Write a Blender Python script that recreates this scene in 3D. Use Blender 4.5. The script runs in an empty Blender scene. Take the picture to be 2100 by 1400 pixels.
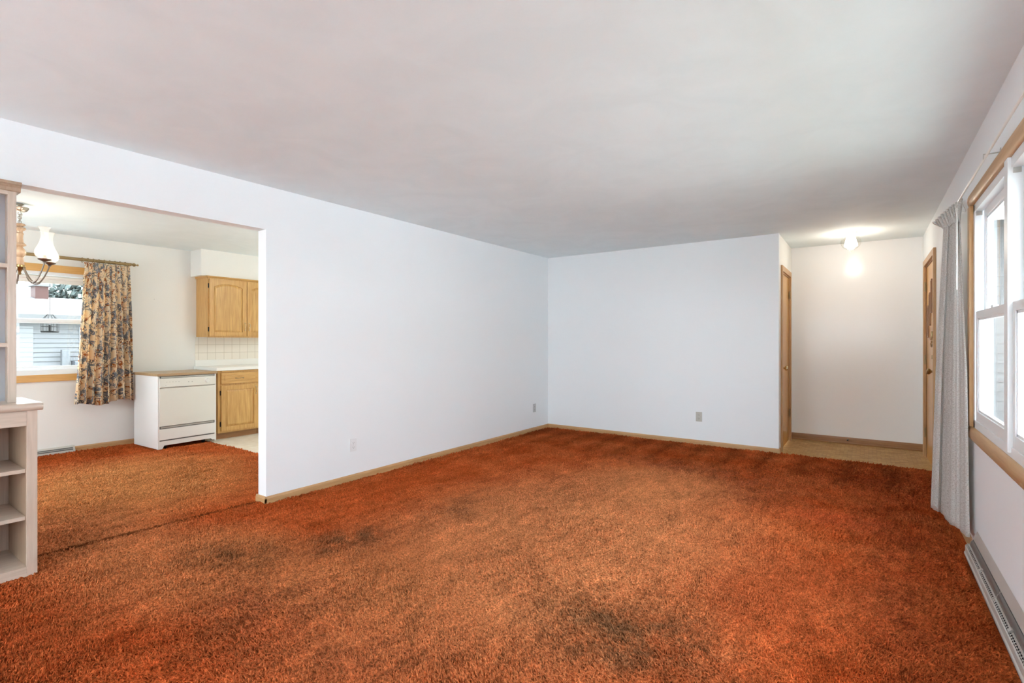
import bpy, bmesh, math, random
import numpy as np
from mathutils import Vector, Matrix
random.seed(4)
PI = math.pi
S_ = bpy.context.scene
C = S_.collection

# ------------------------------------------------------------------ camera
FPX = 1041.0
YAW = math.atan(731/1041.0)
cd = bpy.data.cameras.new('camera'); cam = bpy.data.objects.new('camera', cd); C.objects.link(cam)
cd.sensor_width = 36.0; cd.lens = 36.0*FPX/2100.0
cd.shift_y = 2/2100.0*-1
cd.clip_start = 0.02; cd.clip_end = 300
cam.location = (0, 0, 1.245); cam.rotation_euler = (PI/2, 0, YAW)
S_.camera = cam

# ------------------------------------------------------------------ room numbers (metres)
XL, XR, XC, YB, YE, XD = -3.75, .505, -.805, 6.24, 7.36, -7.3
YF = -2.4            # wall behind the camera
H = 2.42
WT = .11             # wall thickness
OPY0, OPY1, OPZ = .40, 2.085, 2.09     # opening to the dining room
KY1 = 5.4            # far end of kitchen
DY0 = -1.4           # near end of dining room
GZ = -.55            # ground outside

# ------------------------------------------------------------------ world, exposure
w = bpy.data.worlds.new('world'); S_.world = w; w.use_nodes = True
nt = w.node_tree; nt.nodes.clear()
bg = nt.nodes.new('ShaderNodeBackground'); wo = nt.nodes.new('ShaderNodeOutputWorld')
tc = nt.nodes.new('ShaderNodeTexCoord'); sx = nt.nodes.new('ShaderNodeSeparateXYZ'); rp = nt.nodes.new('ShaderNodeValToRGB')
nt.links.new(tc.outputs['Generated'], sx.inputs[0]); nt.links.new(sx.outputs['Z'], rp.inputs[0])
rp.color_ramp.elements[0].position = 0.0; rp.color_ramp.elements[0].color = (.87, .96, 1.02, 1)
rp.color_ramp.elements[1].position = .6; rp.color_ramp.elements[1].color = (.80, .93, 1.04, 1)
nt.links.new(rp.outputs[0], bg.inputs[0]); bg.inputs[1].default_value = 9.0
nt.links.new(bg.outputs[0], wo.inputs[0])
vs = S_.view_settings
vs.view_transform = 'Standard'; vs.look = 'None'; vs.exposure = 0.56; vs.gamma = 1.0; vs.use_curve_mapping = False
S_.cycles.max_bounces = 12; S_.cycles.diffuse_bounces = 8; S_.cycles.glossy_bounces = 5
S_.cycles.transparent_max_bounces = 16; S_.cycles.transmission_bounces = 8
S_.cycles.use_denoising = True; S_.cycles.sample_clamp_indirect = 10

sun = bpy.data.lights.new('sun', 'SUN'); sun.energy = 70; sun.angle = .01; sun.color = (.93, .98, 1)
so_ = bpy.data.objects.new('sun', sun); C.objects.link(so_); so_.rotation_euler = (math.radians(-42), 0, 0)   # from far beyond the entry, grazing both long sides of the house

def portal(name, loc, rot, sx_, sy_):
    l = bpy.data.lights.new(name, 'AREA'); l.shape = 'RECTANGLE'; l.size = sx_; l.size_y = sy_
    l.cycles.is_portal = True
    o = bpy.data.objects.new(name, l); o.location = loc; o.rotation_euler = rot; C.objects.link(o)
    return o
# daylight enters here (portals only guide the sky's own light)
portal('portal_right', (XR+.10, 2.585, 1.39), (0, PI/2, 0), 1.45, 2.95)
portal('portal_rear', (-.5, YF-.16, 1.55), (-PI/2, 0, 0), 2.0, 1.0)
portal('portal_rear_side', (-2.675, YF-.16, 1.07), (-PI/2, 0, 0), 1.95, 2.1)
portal('portal_dining', (XD-.16, 1.1, 1.43), (0, -PI/2, 0), 1.2, 1.8)
portal('portal_dining_end', (-5.65, -1.56, 1.38), (-PI/2, 0, 0), 2.2, 1.45)
portal('portal_kitchen', (XD-.16, 4.6, 1.6), (0, -PI/2, 0), 1.05, 1.2)

def lamp(name, loc, power, col, r=.04):
    l = bpy.data.lights.new(name, 'POINT'); l.energy = power; l.color = col; l.shadow_soft_size = r
    o = bpy.data.objects.new(name, l); o.location = loc; C.objects.link(o); return o

# ------------------------------------------------------------------ materials
def N(nt, t, **k):
    n = nt.nodes.new(t)
    for a, b in k.items(): setattr(n, a, b)
    return n
def mat(name, col=(.8, .8, .8), rough=.5, metal=0, spec=.5, emit=None, es=0):
    m = bpy.data.materials.new(name); m.use_nodes = True
    p = m.node_tree.nodes['Principled BSDF']
    p.inputs['Base Color'].default_value = (*col, 1); p.inputs['Roughness'].default_value = rough
    p.inputs['Metallic'].default_value = metal; p.inputs['Specular IOR Level'].default_value = spec
    if emit: p.inputs['Emission Color'].default_value = (*emit, 1); p.inputs['Emission Strength'].default_value = es
    return m
def P_(m): return m.node_tree.nodes['Principled BSDF']
def noise_mix(m, c1, c2, scale=(1, 1, 1), nscale=4, detail=4, lo=.35, hi=.65, coord='Object', dist=0, target='Base Color'):
    nt = m.node_tree
    tc = N(nt, 'ShaderNodeTexCoord'); mp = N(nt, 'ShaderNodeMapping'); mp.inputs['Scale'].default_value = scale
    no = N(nt, 'ShaderNodeTexNoise'); no.inputs['Scale'].default_value = nscale; no.inputs['Detail'].default_value = detail
    no.inputs['Distortion'].default_value = dist
    r = N(nt, 'ShaderNodeValToRGB'); r.color_ramp.elements[0].position = lo; r.color_ramp.elements[1].position = hi
    r.color_ramp.elements[0].color = (*c1, 1); r.color_ramp.elements[1].color = (*c2, 1)
    nt.links.new(tc.outputs[coord], mp.inputs[0]); nt.links.new(mp.outputs[0], no.inputs['Vector'])
    nt.links.new(no.outputs['Fac'], r.inputs[0]); nt.links.new(r.outputs[0], P_(m).inputs[target])
    return no, r
def bump(m, scale, strength, dist=.002, detail=3, sc=(1, 1, 1), coord='Object'):
    nt = m.node_tree
    tc = N(nt, 'ShaderNodeTexCoord'); mp = N(nt, 'ShaderNodeMapping'); mp.inputs['Scale'].default_value = sc
    no = N(nt, 'ShaderNodeTexNoise'); no.inputs['Scale'].default_value = scale; no.inputs['Detail'].default_value = detail
    b = N(nt, 'ShaderNodeBump'); b.inputs['Strength'].default_value = strength; b.inputs['Distance'].default_value = dist
    nt.links.new(tc.outputs[coord], mp.inputs[0]); nt.links.new(mp.outputs[0], no.inputs['Vector'])
    nt.links.new(no.outputs['Fac'], b.inputs['Height']); nt.links.new(b.outputs[0], P_(m).inputs['Normal'])

m_wall = mat('painted_wall', (.845, .875, .895), .5, spec=.35); bump(m_wall, 60, .12, .003)
m_wallgloss = mat('semigloss_entry_wall', (.85, .85, .845), .19, spec=.42); bump(m_wallgloss, 5, .05, .001, 2)
m_wallwarm = mat('cream_wall', (.845, .845, .815), .5, spec=.35); bump(m_wallwarm, 60, .12, .003)
m_ceil = mat('textured_ceiling', (.80, .81, .82), .8, spec=.2)
noise_mix(m_ceil, (.79, .872, .895), (.825, .907, .93), (1, 1, 1), 2.2, 5, .35, .65, dist=1.5)
bump(m_ceil, 7, .35, .006, 6)

def wood(name, c1, c2, axis='z', rough=.42, sc=14):
    m = mat(name, c1, rough)
    s = {'x': (1, 14, 14), 'y': (14, 1, 14), 'z': (14, 14, 1)}[axis]
    noise_mix(m, c1, c2, s, sc*.35, 6, .3, .72, dist=.6)
    return m
oak = {a: wood('golden_oak_'+a, (.50, .265, .075), (.66, .40, .14), a, .35) for a in 'xyz'}
m_panel = wood('golden_oak_panel', (.47, .25, .07), (.68, .42, .15), 'z', .35, 10)
maple = {a: wood('honey_trim_'+a, (.45, .25, .10), (.56, .34, .16), a, .38) for a in 'xyz'}
brownwood = {a: wood('brown_trim_'+a, (.25, .11, .035), (.34, .165, .06), a, .38) for a in 'xyz'}
doorw = wood('honey_birch_door', (.56, .28, .055), (.66, .36, .09), 'z', .28, 7)
pick = {a: wood('pickled_oak_'+a, (.50, .40, .32), (.61, .50, .41), a, .35) for a in 'xyz'}
pickdark = wood('pickled_oak_inside', (.30, .20, .13), (.37, .26, .18), 'z', .45)
m_appl = mat('white_enamel', (.80, .80, .78), .22)
m_applfront = mat('off_white_panel', (.74, .74, .69), .30)
m_grey = mat('dark_gap', (.12, .12, .115), .6)
m_mid = mat('grey_strip', (.42, .41, .38), .5)
m_black = mat('black_iron', (.02, .018, .015), .4, .6)
m_brass = mat('antique_brass', (.36, .26, .13), .32, 1)
m_silver = mat('pale_antique_silver', (.50, .46, .40), .3, 1)
m_pewter = mat('aged_pewter_brass', (.24, .20, .17), .35, 1)
m_brassb = mat('bright_brass', (.72, .60, .38), .22, 1)
m_chrome = mat('nickel_steel', (.6, .6, .58), .3, 1)
m_lam = mat('white_laminate', (.84, .84, .81), .3)
m_top = wood('butcher_laminate', (.36, .235, .12), (.46, .31, .17), 'y', .35)
m_vinyl = mat('white_vinyl_frame', (.80, .83, .85), .35)
m_outlet = mat('ivory_outlet', (.50, .50, .455), .4)
m_outletw = mat('white_outlet', (.80, .81, .82), .4)
m_outletg = mat('grey_outlet', (.52, .53, .53), .4)
m_heat = mat('beige_heater_enamel', (.55, .53, .49), .35, .2)
m_damper = mat('grey_damper_metal', (.16, .155, .145), .3, .5)
m_fin = mat('heater_fin_dark', (.10, .10, .10), .5, .6)
m_tile = mat('white_tile', (.80, .77, .71), .25)
def tile_nodes():
    nt = m_tile.node_tree
    tc = N(nt, 'ShaderNodeTexCoord'); mp = N(nt, 'ShaderNodeMapping'); mp.inputs['Rotation'].default_value = (PI/2, 0, PI/2)
    sp = N(nt, 'ShaderNodeSeparateXYZ'); cb = N(nt, 'ShaderNodeCombineXYZ')
    nt.links.new(tc.outputs['Object'], sp.inputs[0]); nt.links.new(sp.outputs['Y'], cb.inputs['X']); nt.links.new(sp.outputs['Z'], cb.inputs['Y'])
    br = N(nt, 'ShaderNodeTexBrick'); br.offset = 0; br.inputs['Scale'].default_value = 1
    br.inputs['Brick Width'].default_value = .108; br.inputs['Row Height'].default_value = .108; br.inputs['Mortar Size'].default_value = .0025
    br.inputs['Color1'].default_value = (.82, .78, .70, 1); br.inputs['Color2'].default_value = (.80, .76, .68, 1); br.inputs['Mortar'].default_value = (.55, .50, .42, 1)
    nt.links.new(cb.outputs[0], br.inputs['Vector']); nt.links.new(br.outputs['Color'], P_(m_tile).inputs['Base Color'])
tile_nodes()
def glass_mat(name, tint=(1, 1, 1), gloss=.05, k=1.0):
    m = bpy.data.materials.new(name); m.use_nodes = True; nt = m.node_tree; nt.nodes.clear()
    o = N(nt, 'ShaderNodeOutputMaterial'); t = N(nt, 'ShaderNodeBsdfTransparent'); g = N(nt, 'ShaderNodeBsdfGlossy'); x = N(nt, 'ShaderNodeMixShader')
    lw = N(nt, 'ShaderNodeLayerWeight'); lw.inputs['Blend'].default_value = .5
    pw = N(nt, 'ShaderNodeMath', operation='POWER'); pw.inputs[1].default_value = 4.5; nt.links.new(lw.outputs['Facing'], pw.inputs[0])
    f = N(nt, 'ShaderNodeMath', operation='MULTIPLY_ADD'); f.inputs[1].default_value = .9; f.inputs[2].default_value = .035; nt.links.new(pw.outputs[0], f.inputs[0])
    t.inputs[0].default_value = (*tint, 1); g.inputs['Roughness'].default_value = gloss
    mu = N(nt, 'ShaderNodeMath', operation='MULTIPLY'); mu.inputs[1].default_value = k; mu.use_clamp = True
    nt.links.new(f.outputs[0], mu.inputs[0]); nt.links.new(mu.outputs[0], x.inputs[0]); nt.links.new(t.outputs[0], x.inputs[1]); nt.links.new(g.outputs[0], x.inputs[2])
    nt.links.new(x.outputs[0], o.inputs[0]); return m
m_glass = glass_mat('window_glass', (.98, .99, .985), .0, .85)
m_clear = glass_mat('clear_globe_glass', (.97, .97, .95), .02, .9)
def frosted(name, col, estr):
    m = bpy.data.materials.new(name); m.use_nodes = True; nt = m.node_tree; nt.nodes.clear()
    o = N(nt, 'ShaderNodeOutputMaterial'); t = N(nt, 'ShaderNodeBsdfTransparent'); tr = N(nt, 'ShaderNodeBsdfTranslucent'); g = N(nt, 'ShaderNodeBsdfGlossy')
    a = N(nt, 'ShaderNodeMixShader'); b = N(nt, 'ShaderNodeMixShader'); e = N(nt, 'ShaderNodeEmission'); ad = N(nt, 'ShaderNodeAddShader')
    tr.inputs[0].default_value = (.95, .93, .9, 1); g.inputs['Roughness'].default_value = .15
    a.inputs[0].default_value = .22; b.inputs[0].default_value = .08
    nt.links.new(t.outputs[0], a.inputs[1]); nt.links.new(tr.outputs[0], a.inputs[2])
    nt.links.new(a.outputs[0], b.inputs[1]); nt.links.new(g.outputs[0], b.inputs[2])
    e.inputs[0].default_value = (*col, 1); e.inputs[1].default_value = estr
    nt.links.new(b.outputs[0], ad.inputs[0]); nt.links.new(e.outputs[0], ad.inputs[1]); nt.links.new(ad.outputs[0], o.inputs[0]); return m
m_shade = frosted('frosted_chimney_glass', (1, .92, .80), .04)
m_bulb = mat('lit_bulb', (1, 1, 1), .3, emit=(1, .86, .66), es=9)
m_glow = frosted('lit_frosted_shade', (1, .92, .80), 4)

# carpet -------------------------------------------------------------
def carpet_material():
    m = mat('orange_shag_carpet', (.4, .12, .04), 1.0, spec=0)
    nt = m.node_tree; L = nt.links.new; p = P_(m)
    geo = N(nt, 'ShaderNodeNewGeometry')
    pos = geo.outputs['Position']
    def noise(scale, detail=3, dist=0, vec=None, rough=.5):
        n = N(nt, 'ShaderNodeTexNoise'); n.inputs['Scale'].default_value = scale; n.inputs['Detail'].default_value = detail
        n.inputs['Distortion'].default_value = dist; n.inputs['Roughness'].default_value = rough
        L(vec or pos, n.inputs['Vector']); return n
    warp = noise(3.5, 6, 0, None, .65)
    sub = N(nt, 'ShaderNodeVectorMath', operation='SUBTRACT'); sub.inputs[1].default_value = (.5, .5, .5); L(warp.outputs['Color'], sub.inputs[0])
    scl = N(nt, 'ShaderNodeVectorMath', operation='SCALE'); scl.inputs['Scale'].default_value = .32; L(sub.outputs[0], scl.inputs[0])
    add = N(nt, 'ShaderNodeVectorMath', operation='ADD'); L(pos, add.inputs[0]); L(scl.outputs[0], add.inputs[1])
    wp = add.outputs[0]
    base = N(nt, 'ShaderNodeMixRGB'); base.inputs[1].default_value = (.45, .085, .020, 1); base.inputs[2].default_value = (.56, .135, .038, 1)
    n1 = noise(2.6, 5, .4); r1 = N(nt, 'ShaderNodeMapRange'); r1.inputs[1].default_value = .35; r1.inputs[2].default_value = .65
    L(n1.outputs['Fac'], r1.inputs[0]); L(r1.outputs[0], base.inputs[0])
    cur = base.outputs[0]
    blobs = [  # cx, cy, rx, ry, rot, colour, strength : worn and soiled areas of the pile
        (-1.65, 2.9, 1.25, 2.0, 0, (.52, .215, .088), .80),
        (-1.5, 4.35, .75, .7, 0, (.50, .20, .08), .6),
        (-3.1, 1.3, 1.0, .6, .3, (.47, .185, .070), .7),
        (-5.3, 1.7, 1.3, 1.15, 0, (.50, .225, .082), .85),
        (-4.2, 1.0, .7, .6, 0, (.45, .20, .085), .5),
        (-3.0, 1.47, .34, .16, .5, (.19, .075, .030), .85),
        (-2.62, 1.98, .20, .24, 0, (.15, .065, .030), .9),
        (-2.48, 2.85, .16, .42, .15, (.20, .080, .035), .75),
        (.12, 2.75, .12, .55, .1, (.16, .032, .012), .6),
        (-2.75, .42, .55, .38, 0, (.22, .045, .014), .75),
        (-3.35, 2.9, .28, 1.1, 0, (.44, .085, .020), .7),
        (-2.1, 1.7, .5, .4, .4, (.46, .17, .062), .6),
        (-1.95, 3.35, .3, .9, .2, (.24, .085, .035), .25),
        (-1.2, 5.0, .75, .28, -.1, (.20, .065, .030), .6),
        (-2.2, 5.15, .6, .25, 0, (.25, .070, .028), .5),
        (-.75, 4.5, .35, .3, 0, (.17, .050, .025), .55),
        (-.85, 2.02, .40, .30, .2, (.19, .088, .040), .9),
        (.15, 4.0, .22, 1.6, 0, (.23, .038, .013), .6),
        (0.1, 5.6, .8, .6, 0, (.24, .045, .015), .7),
        (-.3, 2.9, .4, .6, 0, (.40, .095, .03), .5),
        (-.2, 4.15, .35, .25, 0, (.50, .10, .032), .6),
        (-2.3, 1.3, .35, .3, 0, (.22, .065, .028), .6),
        (-1.65, 1.25, .35, .15, .6, (.20, .055, .022), .6),
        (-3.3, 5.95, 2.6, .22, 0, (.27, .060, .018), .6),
        (-3.9, 5.2, .5, .9, 0, (.30, .075, .022), .4),
        (-6.9, 2.0, .35, 1.2, 0, (.36, .075, .018), .8),
    ]
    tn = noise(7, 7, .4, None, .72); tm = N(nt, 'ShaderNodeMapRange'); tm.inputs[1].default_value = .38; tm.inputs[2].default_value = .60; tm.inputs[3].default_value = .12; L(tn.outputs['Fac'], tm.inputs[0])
    for cx, cy, rx, ry, rot, col, st in blobs:
        dark = col[0] < .26
        mp = N(nt, 'ShaderNodeMapping', vector_type='TEXTURE'); mp.inputs['Location'].default_value = (cx, cy, 0)
        mp.inputs['Rotation'].default_value = (0, 0, rot); mp.inputs['Scale'].default_value = (rx, ry, 1e3)
        L(wp, mp.inputs[0])
        ln = N(nt, 'ShaderNodeVectorMath', operation='LENGTH'); L(mp.outputs[0], ln.inputs[0])
        mr = N(nt, 'ShaderNodeMapRange', interpolation_type='SMOOTHSTEP'); mr.inputs[1].default_value = 1.25; mr.inputs[2].default_value = .35
        mr.inputs[3].default_value = 0; mr.inputs[4].default_value = st; L(ln.outputs['Value'], mr.inputs[0])
        msk = mr.outputs[0]
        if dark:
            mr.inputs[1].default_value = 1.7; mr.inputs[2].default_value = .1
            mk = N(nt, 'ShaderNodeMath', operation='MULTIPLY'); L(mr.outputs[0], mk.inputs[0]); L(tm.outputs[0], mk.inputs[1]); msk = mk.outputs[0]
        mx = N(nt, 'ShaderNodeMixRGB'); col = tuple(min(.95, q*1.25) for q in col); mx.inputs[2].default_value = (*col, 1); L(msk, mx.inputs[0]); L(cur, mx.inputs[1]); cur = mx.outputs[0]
    # crease shade painted as a dark line along the carpet seam at the opening
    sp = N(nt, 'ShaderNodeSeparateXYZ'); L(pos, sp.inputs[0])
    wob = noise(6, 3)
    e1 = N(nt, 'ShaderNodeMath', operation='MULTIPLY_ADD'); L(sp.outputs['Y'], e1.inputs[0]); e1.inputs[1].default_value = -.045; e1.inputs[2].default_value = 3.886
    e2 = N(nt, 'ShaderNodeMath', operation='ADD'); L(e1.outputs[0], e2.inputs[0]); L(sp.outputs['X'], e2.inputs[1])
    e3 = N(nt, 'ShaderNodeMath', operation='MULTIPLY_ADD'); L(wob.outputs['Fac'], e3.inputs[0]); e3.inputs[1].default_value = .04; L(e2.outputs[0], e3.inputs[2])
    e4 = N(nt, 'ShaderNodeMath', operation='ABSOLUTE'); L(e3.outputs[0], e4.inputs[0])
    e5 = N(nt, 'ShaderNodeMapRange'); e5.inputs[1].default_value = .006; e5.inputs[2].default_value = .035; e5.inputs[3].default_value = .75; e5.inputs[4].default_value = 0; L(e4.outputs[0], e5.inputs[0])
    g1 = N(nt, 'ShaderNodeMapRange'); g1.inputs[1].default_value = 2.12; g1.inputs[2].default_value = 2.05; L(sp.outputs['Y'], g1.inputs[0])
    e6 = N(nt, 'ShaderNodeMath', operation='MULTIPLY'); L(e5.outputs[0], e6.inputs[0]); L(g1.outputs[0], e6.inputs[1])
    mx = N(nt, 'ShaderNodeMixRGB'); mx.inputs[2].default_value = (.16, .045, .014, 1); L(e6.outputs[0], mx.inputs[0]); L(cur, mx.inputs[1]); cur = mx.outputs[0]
    # brushed streaks
    mp = N(nt, 'ShaderNodeMapping'); mp.inputs['Scale'].default_value = (3.2, .8, 1); mp.inputs['Rotation'].default_value = (0, 0, .25); L(wp, mp.inputs[0])
    n2 = noise(4.5, 8, .1, mp.outputs[0], .72); r2 = N(nt, 'ShaderNodeMapRange'); r2.inputs[1].default_value = .3; r2.inputs[2].default_value = .7; r2.inputs[3].default_value = .62; r2.inputs[4].default_value = 1.30
    L(n2.outputs['Fac'], r2.inputs[0])
    mu = N(nt, 'ShaderNodeVectorMath', operation='SCALE'); L(cur, mu.inputs[0]); L(r2.outputs[0], mu.inputs['Scale'])
    cur = mu.outputs[0]
    # vacuum strokes towards the far wall
    wv = N(nt, 'ShaderNodeTexWave', wave_type='BANDS', bands_direction='X', wave_profile='TRI'); wv.inputs['Scale'].default_value = .9; wv.inputs['Distortion'].default_value = .6; L(pos, wv.inputs['Vector'])
    g2 = N(nt, 'ShaderNodeMapRange', interpolation_type='SMOOTHSTEP'); g2.inputs[1].default_value = 4.9; g2.inputs[2].default_value = 5.5; g2.inputs[4].default_value = .38; L(sp.outputs['Y'], g2.inputs[0])
    w2 = N(nt, 'ShaderNodeMath', operation='MULTIPLY'); L(wv.outputs['Fac'], w2.inputs[0]); L(g2.outputs[0], w2.inputs[1])
    w3 = N(nt, 'ShaderNodeMath', operation='SUBTRACT'); w3.inputs[0].default_value = 1.08; L(w2.outputs[0], w3.inputs[1])
    mu = N(nt, 'ShaderNodeVectorMath', operation='SCALE'); L(cur, mu.inputs[0]); L(w3.outputs[0], mu.inputs['Scale']); cur = mu.outputs[0]
    # yarn-to-yarn variation
    n3 = noise(95, 3, 0, None, .6); r3 = N(nt, 'ShaderNodeMapRange'); r3.inputs[1].default_value = .3; r3.inputs[2].default_value = .68; r3.inputs[3].default_value = .42; r3.inputs[4].default_value = 1.38
    L(n3.outputs['Fac'], r3.inputs[0])
    mu = N(nt, 'ShaderNodeVectorMath', operation='SCALE'); L(cur, mu.inputs[0]); L(r3.outputs[0], mu.inputs['Scale'])
    L(mu.outputs[0], p.inputs['Base Color'])
    n4 = noise(75, 4, .3); n5 = noise(9, 3)
    ad = N(nt, 'ShaderNodeMath', operation='MULTIPLY_ADD'); ad.inputs[1].default_value = .6; L(n5.outputs['Fac'], ad.inputs[0]); L(n4.outputs['Fac'], ad.inputs[2])
    b = N(nt, 'ShaderNodeBump'); b.inputs['Strength'].default_value = 1.0; b.inputs['Distance'].default_value = .012
    L(ad.outputs[0], b.inputs['Height']); L(b.outputs[0], p.inputs['Normal'])
    return m
m_carpet = carpet_material()

def parquet_vinyl():
    m = mat('sheet_vinyl_parquet', (.5, .33, .18), .6, spec=.25)
    nt = m.node_tree; L = nt.links.new
    geo = N(nt, 'ShaderNodeNewGeometry')
    br = N(nt, 'ShaderNodeTexBrick'); br.offset = .5; br.inputs['Scale'].default_value = 1
    br.inputs['Brick Width'].default_value = .075; br.inputs['Row Height'].default_value = .036; br.inputs['Mortar Size'].default_value = .0012; br.inputs['Bias'].default_value = 0
    br.inputs['Color1'].default_value = (.56, .37, .17, 1); br.inputs['Color2'].default_value = (.42, .26, .10, 1); br.inputs['Mortar'].default_value = (.25, .15, .07, 1)
    L(geo.outputs['Position'], br.inputs['Vector'])
    n = N(nt, 'ShaderNodeTexNoise'); n.inputs['Scale'].default_value = 40; n.inputs['Detail'].default_value = 3; L(geo.outputs['Position'], n.inputs['Vector'])
    mx = N(nt, 'ShaderNodeMixRGB', blend_type='MULTIPLY'); mx.inputs[0].default_value = .5; L(br.outputs['Color'], mx.inputs[1]); L(n.outputs['Fac'], mx.inputs[2])
    br2 = N(nt, 'ShaderNodeMixRGB', blend_type='MULTIPLY'); br2.inputs[0].default_value = 1; br2.inputs[2].default_value = (1.25, 1.22, 1.15, 1); L(mx.outputs[0], br2.inputs[1])
    L(br2.outputs[0], P_(m).inputs['Base Color']); return m
m_parq = parquet_vinyl()
m_kvinyl = mat('pale_kitchen_vinyl', (.74, .68, .58), .35)
noise_mix(m_kvinyl, (.70, .63, .52), (.80, .75, .66), (1, 1, 1), 12, 4)

def linen():
    m = bpy.data.materials.new('slubbed_linen'); m.use_nodes = True; nt = m.node_tree; L = nt.links.new
    p = P_(m); p.inputs['Roughness'].default_value = .9; p.inputs['Specular IOR Level'].default_value = .1
    tc = N(nt, 'ShaderNodeTexCoord'); mp = N(nt, 'ShaderNodeMapping'); mp.inputs['Scale'].default_value = (30, 260, 1)
    L(tc.outputs['UV'], mp.inputs[0])
    n = N(nt, 'ShaderNodeTexNoise'); n.inputs['Scale'].default_value = 1; n.inputs['Detail'].default_value = 2; L(mp.outputs[0], n.inputs['Vector'])
    mp2 = N(nt, 'ShaderNodeMapping'); mp2.inputs['Scale'].default_value = (260, 60, 1); L(tc.outputs['UV'], mp2.inputs[0])
    n2 = N(nt, 'ShaderNodeTexNoise'); n2.inputs['Scale'].default_value = 1; n2.inputs['Detail'].default_value = 1; L(mp2.outputs[0], n2.inputs['Vector'])
    r = N(nt, 'ShaderNodeValToRGB'); r.color_ramp.elements[0].position = .36; r.color_ramp.elements[1].position = .56
    r.color_ramp.elements[0].color = (.74, .725, .69, 1); r.color_ramp.elements[1].color = (.96, .955, .94, 1)
    L(n.outputs['Fac'], r.inputs[0])
    r2 = N(nt, 'ShaderNodeValToRGB'); r2.color_ramp.elements[0].position = .3; r2.color_ramp.elements[1].position = .5
    r2.color_ramp.elements[0].color = (.82, .82, .80, 1); r2.color_ramp.elements[1].color = (1, 1, 1, 1); L(n2.outputs['Fac'], r2.inputs[0])
    mx = N(nt, 'ShaderNodeMixRGB', blend_type='MULTIPLY'); mx.inputs[0].default_value = 1; L(r.outputs[0], mx.inputs[1]); L(r2.outputs[0], mx.inputs[2])
    L(mx.outputs[0], p.inputs['Base Color'])
    tr = N(nt, 'ShaderNodeBsdfTranslucent'); L(mx.outputs[0], tr.inputs[0]); ms = N(nt, 'ShaderNodeMixShader'); ms.inputs[0].default_value = .55
    o = nt.nodes['Material Output']; L(p.outputs[0], ms.inputs[1]); L(tr.outputs[0], ms.inputs[2]); L(ms.outputs[0], o.inputs[0])
    b = N(nt, 'ShaderNodeBump'); b.inputs['Strength'].default_value = .5; b.inputs['Distance'].default_value = .002; L(n.outputs['Fac'], b.inputs['Height']); L(b.outputs[0], p.inputs['Normal'])
    return m
m_linen = linen()

def floral():
    m = bpy.data.materials.new('floral_print_cotton'); m.use_nodes = True; nt = m.node_tree; L = nt.links.new
    p = P_(m); p.inputs['Roughness'].default_value = .85; p.inputs['Specular IOR Level'].default_value = .1
    tc = N(nt, 'ShaderNodeTexCoord'); uv = tc.outputs['UV']
    def noise(scale, detail=4, dist=0, off=0):
        mp = N(nt, 'ShaderNodeMapping'); mp.inputs['Location'].default_value = (off, off*2, off); L(uv, mp.inputs[0])
        n = N(nt, 'ShaderNodeTexNoise'); n.inputs['Scale'].default_value = scale; n.inputs['Detail'].default_value = detail; n.inputs['Distortion'].default_value = dist
        L(mp.outputs[0], n.inputs['Vector']); return n.outputs['Fac']
    def step(src, a, b):
        r = N(nt, 'ShaderNodeMapRange'); r.inputs[1].default_value = a; r.inputs[2].default_value = b; L(src, r.inputs[0]); return r.outputs[0]
    def mul(a, b):
        n = N(nt, 'ShaderNodeMath', operation='MULTIPLY'); L(a, n.inputs[0]); L(b, n.inputs[1]); return n.outputs[0]
    def mix(f, a, col):
        n = N(nt, 'ShaderNodeMixRGB'); L(f, n.inputs[0]); L(a, n.inputs[1]); n.inputs[2].default_value = (*col, 1); return n.outputs[0]
    bs = N(nt, 'ShaderNodeRGB'); bs.outputs[0].default_value = (.90, .73, .50, 1); cur = bs.outputs[0]
    cur = mix(step(noise(9, 3, .5, 3), .5, .6), cur, (.86, .76, .60))
    cur = mix(mul(step(noise(13, 4, 1.2, 7), .55, .59), step(noise(45, 2, 0, 9), .4, .5)), cur, (.45, .15, .04))
    g = step(noise(8, 4, 1.0, 1), .52, .55)
    cur = mix(mul(g, step(noise(38, 3, 1.5, 2), .40, .46)), cur, (.24, .26, .29))
    v = N(nt, 'ShaderNodeTexVoronoi'); v.feature = 'DISTANCE_TO_EDGE'; v.inputs['Scale'].default_value = 26; L(uv, v.inputs['Vector'])
    ed = N(nt, 'ShaderNodeMapRange'); ed.inputs[1].default_value = .07; ed.inputs[2].default_value = .02; L(v.outputs['Distance'], ed.inputs[0])
    cur = mix(mul(ed.outputs[0], step(noise(10, 3, .6, 14), .48, .54)), cur, (.10, .10, .12))
    L(cur, p.inputs['Base Color'])
    tr = N(nt, 'ShaderNodeBsdfTranslucent'); L(cur, tr.inputs[0]); ms = N(nt, 'ShaderNodeMixShader'); ms.inputs[0].default_value = .4
    o = nt.nodes['Material Output']; L(p.outputs[0], ms.inputs[1]); L(tr.outputs[0], ms.inputs[2]); L(ms.outputs[0], o.inputs[0])
    return m
m_floral = floral()

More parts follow.
